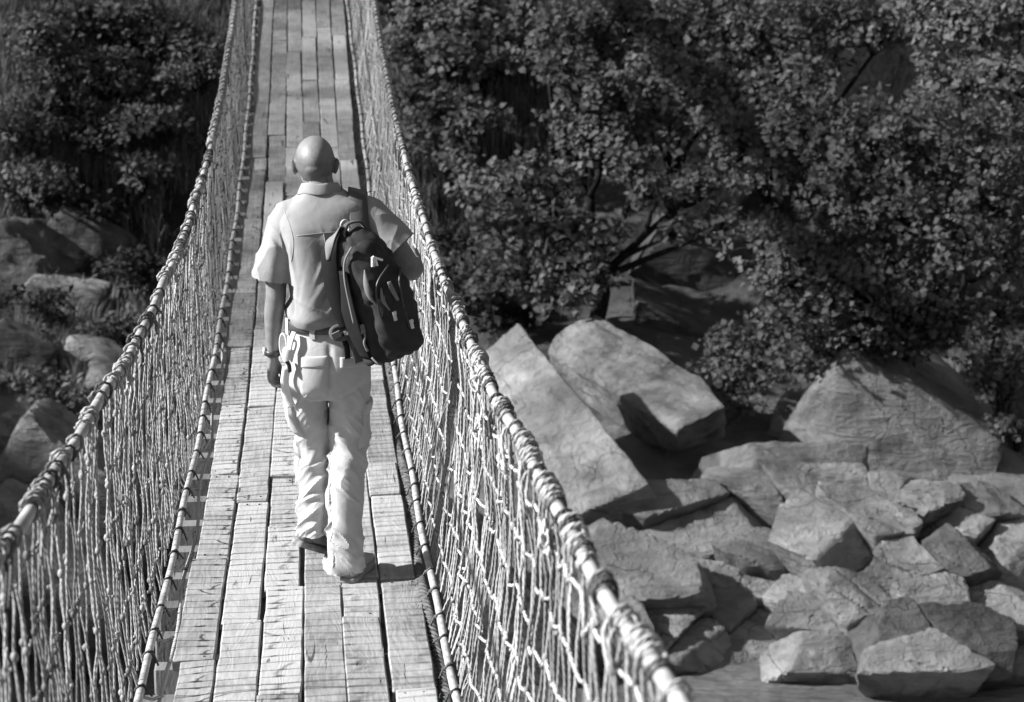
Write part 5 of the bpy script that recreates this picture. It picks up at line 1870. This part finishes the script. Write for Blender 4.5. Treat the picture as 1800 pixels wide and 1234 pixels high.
for k, (px, py, d, r, mt, lab) in enumerate(LEFT):
    g = np.random.default_rng(300 + k)
    d = ground_hit(px, py + 0.5 * r)[1] - 0.35
    cls = [cl(px + g.uniform(-1.0, 1.0) * r, py + g.uniform(-0.5, 0.5) * r, d + g.uniform(-0.5, 0.2), r * g.uniform(0.5, 0.8), 0.8) for _ in range(7)]
    b = ground_hit(px, py + r * 0.8)[0]
    plant('bush', b, cls, 0.10, 130, 8, mt, lab, 'bush', None, 0.05, 90 + k, 0.06, 0.6, 0.3)


def grass(name, regions, n, hgt, label):
    g = np.random.default_rng(55)
    V, Fc, n0 = [], [], 0
    P_ = []
    for (x0, y0, x1, y1, w) in regions:
        for _ in range(int(n * w)):
            q, d = ground_hit(g.uniform(x0, x1), g.uniform(y0, y1))
            P_.append(q)
    P_ = np.array(P_)
    per = 26
    t = np.repeat(P_, per, 0) + g.normal(0, 0.09, (len(P_) * per, 3)) * np.array([1, 1, 0.1])
    m = len(t)
    ph = g.uniform(0, 6.28, m)
    h = hgt * g.uniform(0.35, 1.2, m)[:, None]
    lean = np.stack([np.cos(ph), np.sin(ph), np.zeros(m)], -1) * g.uniform(0.1, 0.8, m)[:, None]
    sd_ = np.stack([-np.sin(ph), np.cos(ph), np.zeros(m)], -1) * 0.008
    up = np.array([0, 0, 1.0])
    a = t - up * 0.1
    mid = t + h * (up * 0.6 + lean * 0.35)
    tip = t + h * (up * 0.9 + lean)
    v = np.stack([a - sd_, a + sd_, mid + sd_, mid - sd_, tip], 1).reshape(-1, 3)
    i = np.arange(m)[:, None] * 5
    f = np.concatenate([i + [[0, 1, 2]], i + [[0, 2, 3]], i + [[3, 2, 4]]], 0)
    obj(name, np_mesh(name, v, f, False), M['grass'], None, (0, 0, 0), label, 'grass', None, 'stuff')


grass('grass', [(0, 0, 420, 330, 0.6), (0, 330, 330, 700, 0.07), (1690, 640, 1800, 830, 0.1), (690, 80, 960, 560, 0.25)], 1100, 0.5, 'dry grass and weeds covering the slopes of the gorge')

# tall trees on the left bank, beyond the frame: their porous crowns keep the far half of the gorge in broken shade
gt = np.random.default_rng(77)
for k in range(9):
    yb = 14.4 + k * 4.6
    xb = -22.0 + gt.uniform(-0.8, 0.8)
    b = np.array([xb, yb, float(ground_z(xb, yb))])
    K = obj('tall_tree', None, origin=b, label='tall shade tree on the left bank outside the picture', cat='tree', group='tall shade trees on the left bank')
    tb = MB()
    tb.tube(smooth_path([b - (0, 0, 0.4), b + (0.3, 0, 10), b + (0, 0, 22)], 6), np.linspace(0.09, 0.04, 13), 8)
    obj('trunk', tb.mesh('trunk', b), M['bark'], K, b)
    nleaf = 9300
    u_ = gt.random(nleaf)
    z = np.interp(u_, [0, 1], [1.0, 25.0])
    ph = gt.uniform(0, 6.28, nleaf)
    yo = gt.uniform(-2.5, 2.5, nleaf)
    rr = 3.3 * np.sqrt(gt.random(nleaf)) * (1 + 0.12 * vnoise(np.stack([np.cos(ph) * 1.5, np.sin(ph) * 1.5, z * 0.5], -1)))
    tp = np.stack([xb + rr * np.cos(ph) * 0.7, yb + yo + 0.3 * vnoise(np.stack([z * 0.9, z * 0, z * 0 + k], -1)), z - 1.0], -1)
    v, f = leaves(tp, nz(gt.normal(0, 1, tp.shape)), 1, 0.18, 0.1, 7000 + k, 0.3, 0.45)
    obj('crown', np_mesh('crown', v - b, f, False), M['leaf'], K, b)
